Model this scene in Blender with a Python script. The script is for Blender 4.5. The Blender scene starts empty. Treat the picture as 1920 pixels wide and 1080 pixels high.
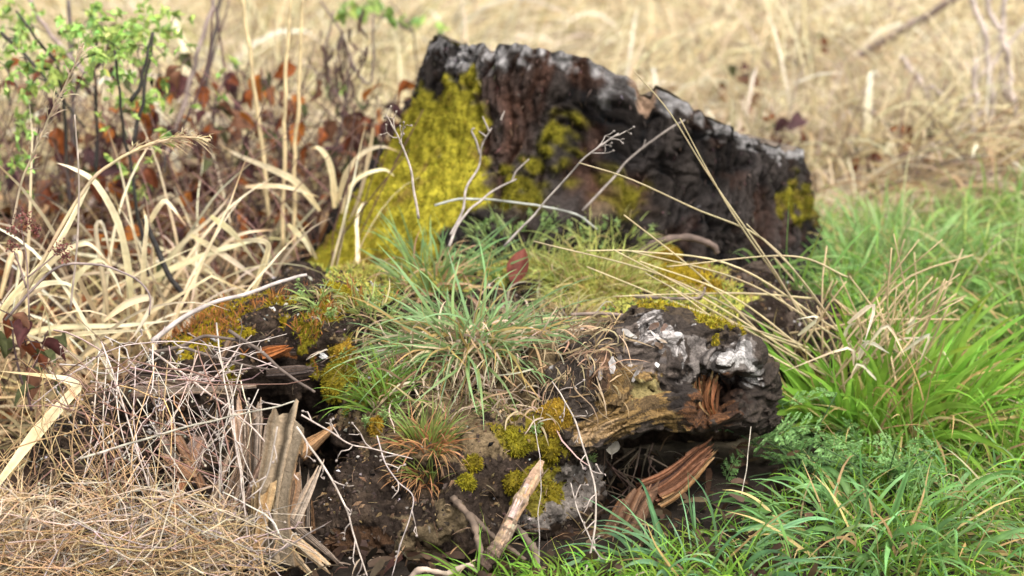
import bpy, math
import numpy as np
from mathutils import Vector
from mathutils.bvhtree import BVHTree

# ------------------------------------------------------------------ camera, sky, sun, exposure
SC = bpy.context.scene
COL = SC.collection
PITCH = math.radians(16.7)
CAM_Z = 1.2
KW = 0.47                                   # frame width per metre of distance (50 mm on a 23.5 mm sensor)
cd = bpy.data.cameras.new('camera')
cam = bpy.data.objects.new('camera', cd)
COL.objects.link(cam)
cam.location = (0, 0, CAM_Z)
cam.rotation_euler = (math.pi / 2 - PITCH, 0, 0)
cd.sensor_width = 23.5
cd.lens = 50.0
cd.clip_start = 0.05
cd.clip_end = 500
cd.dof.use_dof = True
cd.dof.focus_distance = 3.02
cd.dof.aperture_fstop = 2.3
cd.dof.aperture_blades = 7
SC.camera = cam

SUN_EL, SUN_AZ = math.radians(58), math.radians(150)     # azimuth: clockwise from +Y
world = bpy.data.worlds.new('World')
SC.world = world
world.use_nodes = True
wn = world.node_tree
wn.nodes.clear()
sky = wn.nodes.new('ShaderNodeTexSky')
sky.sky_type = 'NISHITA'
sky.sun_disc = False
sky.sun_elevation = SUN_EL
sky.sun_rotation = SUN_AZ
sky.air_density = 1.0
sky.dust_density = 4.0
hs = wn.nodes.new('ShaderNodeHueSaturation')
hs.inputs['Saturation'].default_value = 0.22           # an overcast, nearly white sky
bg = wn.nodes.new('ShaderNodeBackground')
bg.inputs['Strength'].default_value = 0.14
wo = wn.nodes.new('ShaderNodeOutputWorld')
wn.links.new(sky.outputs[0], hs.inputs['Color'])
wn.links.new(hs.outputs[0], bg.inputs['Color'])
wn.links.new(bg.outputs[0], wo.inputs['Surface'])
sl = bpy.data.lights.new('sun', 'SUN')
sl.energy = 1.5
sl.angle = math.radians(35)
sl.color = (1.0, 0.96, 0.9)
so = bpy.data.objects.new('sun', sl)
COL.objects.link(so)
sd = Vector((math.sin(SUN_AZ) * math.cos(SUN_EL), math.cos(SUN_AZ) * math.cos(SUN_EL), math.sin(SUN_EL)))
so.rotation_euler = sd.to_track_quat('Z', 'Y').to_euler()
so.location = sd * 20
vs = SC.view_settings
vs.view_transform = 'Standard'
vs.look = 'None'
vs.exposure = 1.4
vs.gamma = 1.0
vs.use_curve_mapping = False
SC.cycles.max_bounces = 6
SC.cycles.diffuse_bounces = 3
SC.cycles.transmission_bounces = 3
SC.cycles.transparent_max_bounces = 4
SC.cycles.glossy_bounces = 2

# ------------------------------------------------------------------ small maths
R = np.random.default_rng(11)
cp, sp = math.cos(PITCH), math.sin(PITCH)


def A(*v):
    return np.array(v, dtype=float)


def P(px, py, Y):
    """the point of the place that stands Y metres out along a line of sight (pixels of the 1920-wide photograph)"""
    u = (px - 960) / 1920 * KW
    v = (540 - py) / 1920 * KW
    s = Y / (cp + v * sp)
    return A(s * u, Y, CAM_Z + s * (-sp + v * cp))


def proj(V):
    d = V - A(0, 0, CAM_Z)
    f = d[:, 1] * cp - d[:, 2] * sp
    u = d[:, 0] / f
    v = (d[:, 1] * sp + d[:, 2] * cp) / f
    return 960 + u / KW * 1920, 540 - v / KW * 1920


def nrm(v):
    return v / np.maximum(np.linalg.norm(v, axis=-1, keepdims=True), 1e-9)


def _hash(i, j, k, seed):
    h = (i.astype(np.int64) * 374761393 + j.astype(np.int64) * 668265263 + k.astype(np.int64) * 2147483647 + seed * 974634777) & 0xffffffff
    h = ((h ^ (h >> 13)) * 1274126177) & 0xffffffff
    h = ((h ^ (h >> 16)) * 2246822519) & 0xffffffff
    return ((h ^ (h >> 15)) & 0xffff) / 32767.5 - 1.0


def vn(V, size, seed=0, stretch=(1, 1, 1)):
    """value noise in -1..1 with features of about `size` metres"""
    q = V / (np.array(stretch) * size)
    i = np.floor(q)
    f = q - i
    f = f * f * (3 - 2 * f)
    i = i.astype(np.int64)
    r = 0
    for a in (0, 1):
        wa = f[:, 0] if a else 1 - f[:, 0]
        for b in (0, 1):
            wb = f[:, 1] if b else 1 - f[:, 1]
            for c in (0, 1):
                wc = f[:, 2] if c else 1 - f[:, 2]
                r = r + wa * wb * wc * _hash(i[:, 0] + a, i[:, 1] + b, i[:, 2] + c, seed)
    return r


def fbm(V, size, seed=0, octs=3, stretch=(1, 1, 1), gain=0.5):
    r, a = 0, 1.0
    for o in range(octs):
        r = r + a * vn(V, size, seed + o * 17, stretch)
        size *= 0.5
        a *= gain
    return r


def inpoly(px, py, poly):
    ins = np.zeros(len(px), bool)
    n = len(poly)
    for a in range(n):
        x1, y1 = poly[a]
        x2, y2 = poly[(a + 1) % n]
        c = ((y1 > py) != (y2 > py)) & (px < (x2 - x1) * (py - y1) / ((y2 - y1) + 1e-9) + x1)
        ins ^= c
    return ins


def cr(pts, n):
    """Catmull-Rom curve through pts, n points"""
    p = np.array(pts, dtype=float)
    if len(p) == 2:
        return p[0] + (p[1] - p[0]) * np.linspace(0, 1, n)[:, None]
    p = np.vstack([2 * p[0] - p[1], p, 2 * p[-1] - p[-2]])
    t = np.linspace(0, len(p) - 3 - 1e-6, n)
    i = t.astype(int)
    f = (t - i)[:, None]
    a, b, c, d = p[i], p[i + 1], p[i + 2], p[i + 3]
    return 0.5 * (2 * b + (c - a) * f + (2 * a - 5 * b + 4 * c - d) * f ** 2 + (3 * b - a - 3 * c + d) * f ** 3)


def jit(c, n, v=0.15, hue=0.06):
    c = np.array(c, float)
    return np.clip(c * (1 + v * R.normal(size=(n, 1))) * (1 + hue * R.normal(size=(n, 3))), 0.004, 0.85)


# ------------------------------------------------------------------ meshes
class MB:
    def __init__(self):
        self.V, self.Q, self.T, self.C, self.n = [], [], [], [], 0

    def add(self, V, Q=None, T=None, C=(0.5, 0.5, 0.5)):
        V = np.asarray(V, float).reshape(-1, 3)
        C = np.asarray(C, float)
        if C.ndim == 1:
            C = np.broadcast_to(C, (len(V), 3))
        self.V.append(V)
        self.C.append(C)
        if Q is not None and len(Q):
            self.Q.append(np.asarray(Q, np.int64) + self.n)
        if T is not None and len(T):
            self.T.append(np.asarray(T, np.int64) + self.n)
        self.n += len(V)

    def arrays(self):
        V = np.concatenate(self.V)
        C = np.concatenate(self.C)
        Q = np.concatenate(self.Q) if self.Q else np.zeros((0, 4), np.int64)
        T = np.concatenate(self.T) if self.T else np.zeros((0, 3), np.int64)
        return V, Q, T, C

    def mesh(self, name, mat, origin=(0, 0, 0), smooth=True):
        V, Q, T, C = self.arrays()
        me = bpy.data.meshes.new(name)
        nv, nq, nt = len(V), len(Q), len(T)
        me.vertices.add(nv)
        me.vertices.foreach_set('co', (V - np.array(origin)).astype(np.float32).ravel())
        me.loops.add(nq * 4 + nt * 3)
        me.loops.foreach_set('vertex_index', np.concatenate([Q.ravel(), T.ravel()]).astype(np.int32))
        me.polygons.add(nq + nt)
        ls = np.concatenate([np.arange(nq) * 4, nq * 4 + np.arange(nt) * 3]).astype(np.int32)
        me.polygons.foreach_set('loop_start', ls)
        me.polygons.foreach_set('use_smooth', np.full(nq + nt, smooth))
        me.update(calc_edges=True)
        at = me.color_attributes.new('Col', 'FLOAT_COLOR', 'POINT')
        at.data.foreach_set('color', np.hstack([C, np.ones((nv, 1))]).astype(np.float32).ravel())
        me.materials.append(mat)
        return me

    def obj(self, name, mat, parent=None, smooth=True, base=None):
        o = (0, 0, 0)
        if parent is not None:
            o = tuple(parent['_org'])
        elif base is not None:
            o = tuple(base)
        ob = bpy.data.objects.new(name, self.mesh(name, mat, o, smooth))
        COL.objects.link(ob)
        if parent is not None:
            ob.parent = parent
            ob['_org'] = o
        else:
            ob.location = o
            ob['_org'] = o
        return ob


def tag(o, label=None, cat=None, group=None, kind=None):
    if label: o['label'] = label
    if cat: o['category'] = cat
    if group: o['group'] = group
    if kind: o['kind'] = kind
    return o


def thing(name, label, cat, base, group=None):
    o = bpy.data.objects.new(name, None)
    o.empty_display_size = 0.03
    COL.objects.link(o)
    o.location = tuple(base)
    o['_org'] = tuple(float(b) for b in base)
    return tag(o, label, cat, group)


def stuff(o):
    o['kind'] = 'stuff'
    return o


def vnormals(V, Q):
    n = np.cross(V[Q[:, 2]] - V[Q[:, 0]], V[Q[:, 3]] - V[Q[:, 1]])
    out = np.zeros_like(V)
    for a in range(4):
        for c in range(3):
            out[:, c] += np.bincount(Q[:, a], n[:, c], len(V))
    return nrm(out)


def subdiv(V, Q):
    e = np.concatenate([Q[:, [0, 1]], Q[:, [1, 2]], Q[:, [2, 3]], Q[:, [3, 0]]])
    e = np.sort(e, axis=1)
    key = e[:, 0] * len(V) + e[:, 1]
    u, inv = np.unique(key, return_inverse=True)
    em = (V[u // len(V)] + V[u % len(V)]) / 2
    fc = V[Q].mean(1)
    m = len(Q)
    i01, i12, i23, i30 = (inv[k * m:(k + 1) * m] + len(V) for k in range(4))
    c = len(V) + len(u) + np.arange(m)
    NV = np.concatenate([V, em, fc])
    NQ = np.concatenate([np.stack(s, 1) for s in ((Q[:, 0], i01, c, i30), (i01, Q[:, 1], i12, c), (c, i12, Q[:, 2], i23), (i30, c, i23, Q[:, 3]))])
    return NV, NQ


def surface_nets(D, org, h):
    S = D < 0
    nx, ny, nz = D.shape
    c = np.zeros((nx - 1, ny - 1, nz - 1), np.int8)
    for a in (0, 1):
        for b in (0, 1):
            for d in (0, 1):
                c += S[a:nx - 1 + a, b:ny - 1 + b, d:nz - 1 + d]
    ijk = np.argwhere((c > 0) & (c < 8))
    cor = np.array([(a, b, d) for a in (0, 1) for b in (0, 1) for d in (0, 1)])
    val = np.stack([D[tuple((ijk + k).T)] for k in cor], 1)
    acc = np.zeros((len(ijk), 3))
    cnt = np.zeros(len(ijk))
    for a in range(8):
        for b in range(a + 1, 8):
            if np.abs(cor[a] - cor[b]).sum() != 1:
                continue
            va, vb = val[:, a], val[:, b]
            m = (va < 0) != (vb < 0)
            t = np.where(m, va / np.where(m, va - vb, 1), 0)
            acc[m] += (cor[a] + t[:, None] * (cor[b] - cor[a]))[m]
            cnt += m
    V = (ijk + acc / cnt[:, None]) * h + org
    idm = np.full(c.shape, -1, np.int64)
    idm[tuple(ijk.T)] = np.arange(len(ijk))
    Qs = []
    for ax in range(3):
        o1, o2 = [(1, 2), (2, 0), (0, 1)][ax]
        n0 = [slice(None)] * 3
        n1 = [slice(None)] * 3
        n0[ax] = slice(0, -1)
        n1[ax] = slice(1, None)
        s0, s1 = S[tuple(n0)], S[tuple(n1)]
        e = np.argwhere(s0 != s1)
        e = e[(e[:, o1] > 0) & (e[:, o2] > 0) & (e[:, o1] < D.shape[o1] - 1) & (e[:, o2] < D.shape[o2] - 1)]
        u1, u2 = np.zeros(3, int), np.zeros(3, int)
        u1[o1] = 1
        u2[o2] = 1
        q = np.stack([idm[tuple((e - k).T)] for k in (u1 + u2, u2, 0 * u1, u1)], 1)
        fl = ~s0[tuple(e.T)]
        q[fl] = q[fl][:, ::-1]
        Qs.append(q)
    Q = np.concatenate(Qs)
    return V, Q[(Q >= 0).all(1)]


class Field:
    """a signed distance field on a grid: lumps are joined softly, hollows carved softly"""
    def __init__(self, lo, hi, h):
        self.h = h
        self.org = np.array(lo, float)
        n = np.ceil((np.array(hi) - lo) / h).astype(int) + 1
        self.D = np.full(n, 0.3, np.float32)
        self.ax = [(lo[a] + h * np.arange(n[a])).astype(np.float32) for a in range(3)]

    def _box(self, lo, hi):
        sl = []
        for a in range(3):
            i0 = max(0, int((lo[a] - self.org[a]) / self.h))
            i1 = min(len(self.ax[a]), int((hi[a] - self.org[a]) / self.h) + 2)
            sl.append(slice(i0, max(i0, i1)))
        return tuple(sl), np.meshgrid(*[self.ax[a][sl[a]] for a in range(3)], indexing='ij', sparse=True)

    def cap(self, a, ra, b, rb, k=0.04, sub=False, flat=1.0):
        a, b = np.asarray(a, float), np.asarray(b, float)
        m = max(ra, rb) + 0.14
        sl, (X, Y, Z) = self._box(np.minimum(a, b) - m, np.maximum(a, b) + m)
        d = b - a
        L2 = max((d * d).sum(), 1e-9)
        h = np.clip(((X - a[0]) * d[0] + (Y - a[1]) * d[1] + (Z - a[2]) * d[2]) / L2, 0, 1)
        dist = np.sqrt((X - a[0] - h * d[0]) ** 2 + (Y - a[1] - h * d[1]) ** 2 + ((Z - a[2] - h * d[2]) / flat) ** 2) - (ra + (rb - ra) * h)
        self._join(sl, dist, k, sub)

    def ell(self, c, r, k=0.04, sub=False):
        c = np.asarray(c, float)
        r = np.asarray(r, float)
        sl, (X, Y, Z) = self._box(c - r - 0.14, c + r + 0.14)
        q = np.sqrt(((X - c[0]) / r[0]) ** 2 + ((Y - c[1]) / r[1]) ** 2 + ((Z - c[2]) / r[2]) ** 2)
        self._join(sl, (q - 1) * r.min(), k, sub)

    def _join(self, sl, dist, k, sub):
        D = self.D[sl]
        if sub:
            dist = -dist
            h = np.clip(0.5 - 0.5 * (D - dist) / k, 0, 1)
            self.D[sl] = D + (dist - D) * h + k * h * (1 - h)
        else:
            h = np.clip(0.5 + 0.5 * (D - dist) / k, 0, 1)
            self.D[sl] = D + (dist - D) * h - k * h * (1 - h)

    def near(self, w=0.06):
        m = np.abs(self.D) < w
        ijk = np.argwhere(m)
        return m, ijk * self.h + self.org

    def surf(self):
        return surface_nets(self.D, self.org, self.h)


def tube(mb, path, r, sides=5, C=(0.3, 0.25, 0.2), cap=True):
    path = np.asarray(path, float)
    n = len(path)
    r = np.broadcast_to(np.asarray(r, float), (n,))
    t = nrm(np.gradient(path, axis=0))
    up = A(0.31, 0.42, 0.85)
    s = nrm(np.cross(t, up))
    b = np.cross(t, s)
    a = np.linspace(0, 2 * math.pi, sides, endpoint=False)
    V = path[:, None] + r[:, None, None] * (np.cos(a)[None, :, None] * s[:, None] + np.sin(a)[None, :, None] * b[:, None])
    i = np.arange(n - 1)[:, None] * sides
    j = np.arange(sides)[None]
    j2 = (j + 1) % sides
    Q = np.stack([i + j, i + j2, i + sides + j2, i + sides + j], -1).reshape(-1, 4)
    C = np.asarray(C, float)
    if C.ndim == 2 and len(C) == n:
        C = np.repeat(C, sides, 0)
    T = []
    if cap:
        T = [(0, k + 1, k) for k in range(1, sides - 1)] + [((n - 1) * sides, (n - 1) * sides + k, (n - 1) * sides + k + 1) for k in range(1, sides - 1)]
    mb.add(V.reshape(-1, 3), Q, T, C)


def ribbon(mb, path, W, face, c0, c1, fold=0.15, prof=None, twist=0.0):
    """a grass leaf along a path: three verts across, creased along the midrib"""
    path = np.asarray(path, float)
    n = len(path)
    t = nrm(np.gradient(path, axis=0))
    f = nrm(np.asarray(face, float) + 0 * path)
    s = nrm(np.cross(t, f))
    u = np.cross(s, t)
    if twist:
        an = np.linspace(0, twist, n)[:, None]
        s, u = s * np.cos(an) + u * np.sin(an), u * np.cos(an) - s * np.sin(an)
    k = np.linspace(0, 1, n)
    if prof is None:
        prof = (1 - k ** 3) * np.clip(0.5 + k * 3, 0, 1) + 0.02
    w = (W * prof * (1 + 0.06 * R.normal(size=n)))[:, None] / 2
    V = np.stack([path - s * w + u * w * fold, path, path + s * w + u * w * fold], 1)
    i = np.arange(n - 1) * 3
    Q = np.concatenate([np.stack([i, i + 1, i + 4, i + 3], 1), np.stack([i + 1, i + 2, i + 5, i + 4], 1)])
    C = np.asarray(c0)[None] + (np.asarray(c1) - c0)[None] * k[:, None]
    C = C * (1 + 0.10 * R.normal(size=(n, 1)))
    C = np.repeat(C, 3, 0) * np.tile(1 + A(0.16, -0.10, 0.16) * R.normal() + 0.12 * R.normal(size=3), n)[:, None]
    if R.random() < 0.6:                                         # brown spots and scorched tips
        C = C * np.clip(1 + 0.35 * vn(V.reshape(-1, 3), 0.018, int(R.integers(9999))) * R.random(), .5, 1.2)[:, None]
        C[-9:] = C[-9:] * A(.8, .68, .55)
    mb.add(V.reshape(-1, 3), Q, None, np.clip(C, 0, 0.9))


def blades(mb, root, d, L, W, droop, c0, c1, seg=6, wob=0.06, face=None, flat=0.0):
    """many grass leaves at once"""
    root = np.asarray(root, float)
    n = len(root)
    d = nrm(np.asarray(d, float) + 0 * root)
    L = np.broadcast_to(np.asarray(L, float), (n,))[:, None]
    W = np.broadcast_to(np.asarray(W, float), (n,))[:, None]
    droop = np.broadcast_to(np.asarray(droop, float), (n,))[:, None]
    c0 = np.broadcast_to(c0, (n, 3))
    c1 = np.broadcast_to(c1, (n, 3))
    f = R.normal(size=(n, 3)) if face is None else nrm(np.asarray(face, float) + 0.7 * R.normal(size=(n, 3)))
    s = nrm(np.cross(d, f))
    w0 = wob * R.normal(size=(n, 3))
    p = root.copy()
    VV, CC = [], []
    for i in range(seg + 1):
        k = i / seg
        pr = (1 - k ** 2.4) * min(1, 0.55 + 2.2 * k) + 0.03
        VV.append(np.stack([p - s * W * pr / 2, p + s * W * pr / 2], 1))
        CC.append(np.repeat((c0 + (c1 - c0) * k ** 1.3)[:, None], 2, 1))
        d = nrm(d + A(0, 0, -1) * droop / seg * (0.35 + 1.3 * k) + w0 * 0.6 + wob * 0.5 * R.normal(size=(n, 3)))
        p = p + d * L / seg
        s = nrm(s - (s * d).sum(1, keepdims=True) * d)
    V = np.stack(VV, 1).reshape(-1, 3)
    C = np.stack(CC, 1).reshape(-1, 3)
    b = (np.arange(n) * (seg + 1) * 2)[:, None]
    i = (np.arange(seg) * 2)[None]
    q = b + i
    Q = np.stack([q, q + 1, q + 3, q + 2], -1).reshape(-1, 4)
    mb.add(V, Q, None, C)


# ------------------------------------------------------------------ materials
def mat(name, rough=0.75, trans=0.0, namt=0.35, nscale=150, bump=0.0, bscale=400, spec=0.25, stretch=None):
    m = bpy.data.materials.new(name)
    m.use_nodes = True
    nt = m.node_tree
    nt.nodes.clear()
    N = nt.nodes.new
    out = N('ShaderNodeOutputMaterial')
    at = N('ShaderNodeAttribute')
    at.attribute_name = 'Col'
    tc = N('ShaderNodeTexCoord')
    mp = N('ShaderNodeMapping')
    if stretch:
        mp.inputs['Scale'].default_value = stretch
    nt.links.new(tc.outputs['Object'], mp.inputs['Vector'])
    nz = N('ShaderNodeTexNoise')
    nz.inputs['Scale'].default_value = nscale
    nz.inputs['Detail'].default_value = 3
    nz.inputs['Roughness'].default_value = 0.65
    nt.links.new(mp.outputs[0], nz.inputs['Vector'])
    mr = N('ShaderNodeMapRange')
    mr.inputs['From Min'].default_value = 0.25
    mr.inputs['From Max'].default_value = 0.75
    mr.inputs['To Min'].default_value = 1 - namt
    mr.inputs['To Max'].default_value = 1 + namt
    nt.links.new(nz.outputs['Fac'], mr.inputs['Value'])
    mx = N('ShaderNodeVectorMath')
    mx.operation = 'SCALE'
    nt.links.new(at.outputs['Color'], mx.inputs[0])
    nt.links.new(mr.outputs[0], mx.inputs['Scale'])
    bs = N('ShaderNodeBsdfPrincipled')
    bs.inputs['Roughness'].default_value = rough
    bs.inputs['Specular IOR Level'].default_value = spec
    nt.links.new(mx.outputs[0], bs.inputs['Base Color'])
    if bump:
        bn = N('ShaderNodeTexNoise')
        bn.inputs['Scale'].default_value = bscale
        bn.inputs['Detail'].default_value = 4
        bn.inputs['Roughness'].default_value = 0.7
        nt.links.new(mp.outputs[0], bn.inputs['Vector'])
        bp = N('ShaderNodeBump')
        bp.inputs['Strength'].default_value = bump
        bp.inputs['Distance'].default_value = 0.004
        nt.links.new(bn.outputs['Fac'], bp.inputs['Height'])
        nt.links.new(bp.outputs[0], bs.inputs['Normal'])
    if trans:
        tr = N('ShaderNodeBsdfTranslucent')
        nt.links.new(mx.outputs[0], tr.inputs['Color'])
        ms = N('ShaderNodeMixShader')
        ms.inputs[0].default_value = trans
        nt.links.new(bs.outputs[0], ms.inputs[1])
        nt.links.new(tr.outputs[0], ms.inputs[2])
        nt.links.new(ms.outputs[0], out.inputs['Surface'])
    else:
        nt.links.new(bs.outputs[0], out.inputs['Surface'])
    return m


M_GRASS = mat('grass_leaf', rough=0.45, trans=0.45, namt=0.2, nscale=60, spec=0.22)
M_DRY = mat('dry_leaf', rough=0.7, trans=0.3, namt=0.18, nscale=90, spec=0.12)
M_STALK = mat('dry_stalk', rough=0.75, namt=0.25, nscale=120)
M_LEAF = mat('shrub_leaf', rough=0.6, trans=0.4, namt=0.3, nscale=90, spec=0.15)
M_MOSS = mat('moss', rough=0.9, trans=0.2, namt=0.35, nscale=160, spec=0.1)
M_BARK = mat('bark', rough=0.9, namt=0.55, nscale=130, bump=1.0, bscale=260, spec=0.06)
M_SOIL = mat('rotten_wood_and_soil', rough=0.92, namt=0.6, nscale=170, bump=1.0, bscale=330, spec=0.04)
M_WOOD = mat('weathered_wood', rough=0.85, namt=0.4, nscale=140, bump=0.8, bscale=260, spec=0.1)
M_GROUND = mat('ground_litter', rough=0.95, namt=0.5, nscale=45, bump=1.0, bscale=120, spec=0.1)

# ------------------------------------------------------------------ the ground
def gz(x, y):
    V = np.stack([x, y, 0 * x], -1).reshape(-1, 3)
    z = 0.02 * vn(V, 0.5, 3) + 0.05 * vn(V, 2.3, 5) * np.clip((V[:, 1] - 4) / 3, 0, 1)
    z += 0.05 * np.clip((V[:, 0] - 0.45) / 0.5, 0, 1) * np.clip((V[:, 1] - 3.3) / 0.7, 0, 1)
    return (z - 0.01).reshape(np.shape(x))


gx = np.concatenate([-np.geomspace(90, 2.2, 26), np.arange(-2.1, 2.11, 0.035), np.geomspace(2.2, 90, 26)])
gy = np.concatenate([-np.geomspace(40, 1, 10), np.arange(0, 2.3, 0.2), np.arange(2.3, 6.4, 0.035), np.arange(6.5, 12, 0.2), np.geomspace(12.2, 190, 26)])
GX, GY = np.meshgrid(gx, gy, indexing='ij')
GV = np.stack([GX, GY, gz(GX, GY)], -1).reshape(-1, 3)
nyy = len(gy)
ii = (np.arange(len(gx) - 1)[:, None] * nyy + np.arange(nyy - 1)[None]).ravel()
GQ = np.stack([ii, ii + nyy, ii + nyy + 1, ii + 1], 1)
n1 = fbm(GV, 0.35, 21, 3)
cs, cg, cb = A(0.38, 0.31, 0.21), A(0.035, 0.035, 0.014), A(0.04, 0.024, 0.016)
green = np.clip((GV[:, 0] + 0.14 * GV[:, 1] - 0.62 + 0.15 * n1) * 3, 0, 1) * np.clip((4.4 - GV[:, 1] + 0.4 * n1) * 2, 0, 1)
left = np.clip((-0.1 - GV[:, 0] + 0.2 * n1) * 3, 0, 1) * np.clip((4.5 - GV[:, 1] + 0.5 * n1) * 2, 0, 1)
GC = cs * (1 - left[:, None]) + cb * left[:, None]
GC = GC * (1 - green[:, None]) + cg * green[:, None]
GC = GC * (1 + 0.35 * vn(GV, 0.05, 33))[:, None]
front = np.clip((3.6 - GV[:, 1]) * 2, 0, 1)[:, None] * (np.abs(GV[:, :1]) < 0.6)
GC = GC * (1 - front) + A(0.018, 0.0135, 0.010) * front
g = MB()
g.add(GV, GQ, None, np.clip(GC, 0.01, 0.6))
ground = tag(g.obj('ground', M_GROUND), 'earth and straw litter ground under the grass', 'ground', None, 'structure')
BVH_G = BVHTree.FromPolygons(GV[:, :].tolist(), GQ.tolist())

# ------------------------------------------------------------------ the tree stump
def ip(v, xs, ys):
    return np.interp(v, xs, ys)


NT, NZ = 760, 210
th = np.linspace(0, 2 * math.pi, NT, endpoint=False)            # 0 = +x, clockwise seen so that -pi/2 faces the camera
tz = np.linspace(0, 1, NZ)
TH, TZ = np.meshgrid(th, tz, indexing='ij')


def cutz(x, y):
    zf = ip(x, [-0.30, -0.165, -0.13, -0.01, 0.12, 0.22, 0.38, 0.50, 0.56], [0.30, 0.47, 0.513, 0.522, 0.504, 0.462, 0.375, 0.305, 0.268])
    yfc = 3.745 + 0.13 * np.clip((x - 0.22) / 0.35, 0, 1) ** 1.5 + 0.13 * np.clip((-0.04 - x) / 0.09, 0, 1) ** 2 + 0.16 * np.clip((x - 0.44) / 0.11, 0, 1) ** 2
    return zf - 0.36 * np.maximum(0, y - yfc)


def stump_xy(TH, Z):
    xl = ip(Z, [-0.05, 0.05, 0.15, 0.22, 0.30, 0.40, 0.55], [-0.44, -0.37, -0.29, -0.24, -0.19, -0.155, -0.128])
    xr = ip(Z, [-0.05, 0.1, 0.25, 0.55], [0.60, 0.55, 0.535, 0.535])
    yf = ip(Z, [-0.05, 0.1, 0.2, 0.3, 0.55], [3.50, 3.54, 3.59, 3.655, 3.73])
    yb = ip(Z, [-0.05, 0.2, 0.55], [4.42, 4.30, 4.25])
    c, s = np.cos(TH), np.sin(TH)
    e = 0.62
    cx = np.sign(c) * np.abs(c) ** e
    cy = np.sign(s) * np.abs(s) ** e
    x = (xl + xr) / 2 + (xr - xl) / 2 * cx
    y = (yf + yb) / 2 + (yb - yf) / 2 * cy
    y = y + 0.20 * np.clip((x - 0.22) / 0.35, 0, 1) ** 1.5 * (cy < 0) * 0.6
    return x, y


zz = -0.06 + 0 * TZ
top = 0.4 + 0 * TZ
for _ in range(6):                                               # find where each column meets the saw cut
    xx, yy = stump_xy(TH, top)
    top = cutz(xx, yy)
jag = 0.005 * vn(np.stack([xx, yy, 0 * xx], -1).reshape(-1, 3), 0.035, 71).reshape(top.shape) + 0.005 * vn(np.stack([xx, yy, 0 * xx], -1).reshape(-1, 3), 0.012, 72).reshape(top.shape)
sawx = P(1209, 180, 3.75)[0]
crx = P(928, 100, 3.75)[0]
notch = (np.abs(xx - sawx) < 0.014) & (yy < 3.95)
top = top + jag - 0.022 * notch - 0.016 * np.exp(-((xx - crx) / 0.006) ** 2) * (yy < 3.9)
zz = -0.06 + (top + 0.06) * TZ
xx, yy = stump_xy(TH, zz)
SV = np.stack([xx, yy, zz], -1).reshape(-1, 3)
i = np.arange(NT)[:, None] * NZ
i2 = ((np.arange(NT) + 1) % NT)[:, None] * NZ
j = np.arange(NZ - 1)[None]
SQ = np.stack([i + j, i2 + j, i2 + j + 1, i + j + 1], -1).reshape(-1, 4)
SN = vnormals(SV, SQ)
arc = np.stack([np.cos(TH) * 0.36, np.sin(TH) * 0.36, zz * 0.30], -1).reshape(-1, 3)      # long vertical bark plates
warp = 0.02 * np.stack([vn(SV, 0.09, 81), vn(SV, 0.09, 82), vn(SV, 0.09, 83)], -1)
rid = np.abs(vn(arc + warp, 0.026, 84))
rid2 = np.abs(vn(arc * A(1, 1, 2.0) + warp, 0.013, 85))
flute = vn(np.stack([np.cos(TH) * .36, np.sin(TH) * .36, 0.1 * zz], -1).reshape(-1, 3), 0.16, 86)
blk = vn(SV, 0.06, 87)
disp = 0.020 * flute + 0.026 * np.minimum(rid * 1.8, 0.6) + 0.015 * np.minimum(rid2 * 1.6, 0.6) + 0.010 * blk + 0.005 * vn(SV, 0.016, 88) + 0.003 * vn(SV, 0.007, 89)
disp = disp - 0.014 * np.exp(-((SV[:, 0] - crx - 0.03 * vn(SV * A(0, 0, 1), 0.08, 90) * 0.3) / 0.007) ** 2) * (SV[:, 1] < 3.9) * (SV[:, 2] > 0.38)
disp = disp * (1 - 0.5 * np.exp(-np.maximum(0, (top - zz).reshape(-1)) / 0.035))
fiss = np.exp(-(vn(arc * A(1, 1, .8) + warp * 1.4, 0.034, 184) / 0.09) ** 2) + 0.7 * np.exp(-(vn(arc + warp, 0.016, 185) / 0.10) ** 2)
disp = disp - 0.011 * np.clip(fiss, 0, 1)
spx, spy = proj(SV)
wx = spx + 40 * vn(SV, 0.06, 91) + 24 * vn(SV, 0.02, 92) + 16 * vn(SV, 0.009, 192)
wy = spy + 26 * vn(SV, 0.05, 93) + 20 * vn(SV, 0.018, 94) + 14 * vn(SV, 0.009, 194)
fr = SV[:, 1] < 4.0
MOSS_POLY = [[(868, 130), (912, 148), (918, 200), (912, 270), (922, 330), (905, 395), (850, 425), (760, 520), (560, 560), (640, 450), (700, 360), (755, 220), (790, 180), (805, 205), (835, 205), (850, 165)],
             [(1025, 225), (1060, 240), (1075, 225), (1078, 240), (1050, 300), (1030, 300), (1040, 265)],
             [(985, 300), (1020, 290), (1035, 340), (1030, 390), (960, 395), (955, 350)],
             [(1140, 325), (1195, 335), (1215, 385), (1195, 410), (1130, 400)],
             [(1140, 285), (1175, 285), (1170, 310), (1140, 312)],
             [(1455, 375), (1500, 340), (1515, 370), (1510, 410), (1470, 415)]]
moss = np.zeros(len(SV), bool)
for q in MOSS_POLY:
    moss |= inpoly(wx, wy, q)
moss &= fr & ((fbm(SV, 0.02, 195, 2) > -0.15) | (wx < 915)) & ((vn(SV, 0.02, 196) > -0.62) | (wy > 330))
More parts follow.
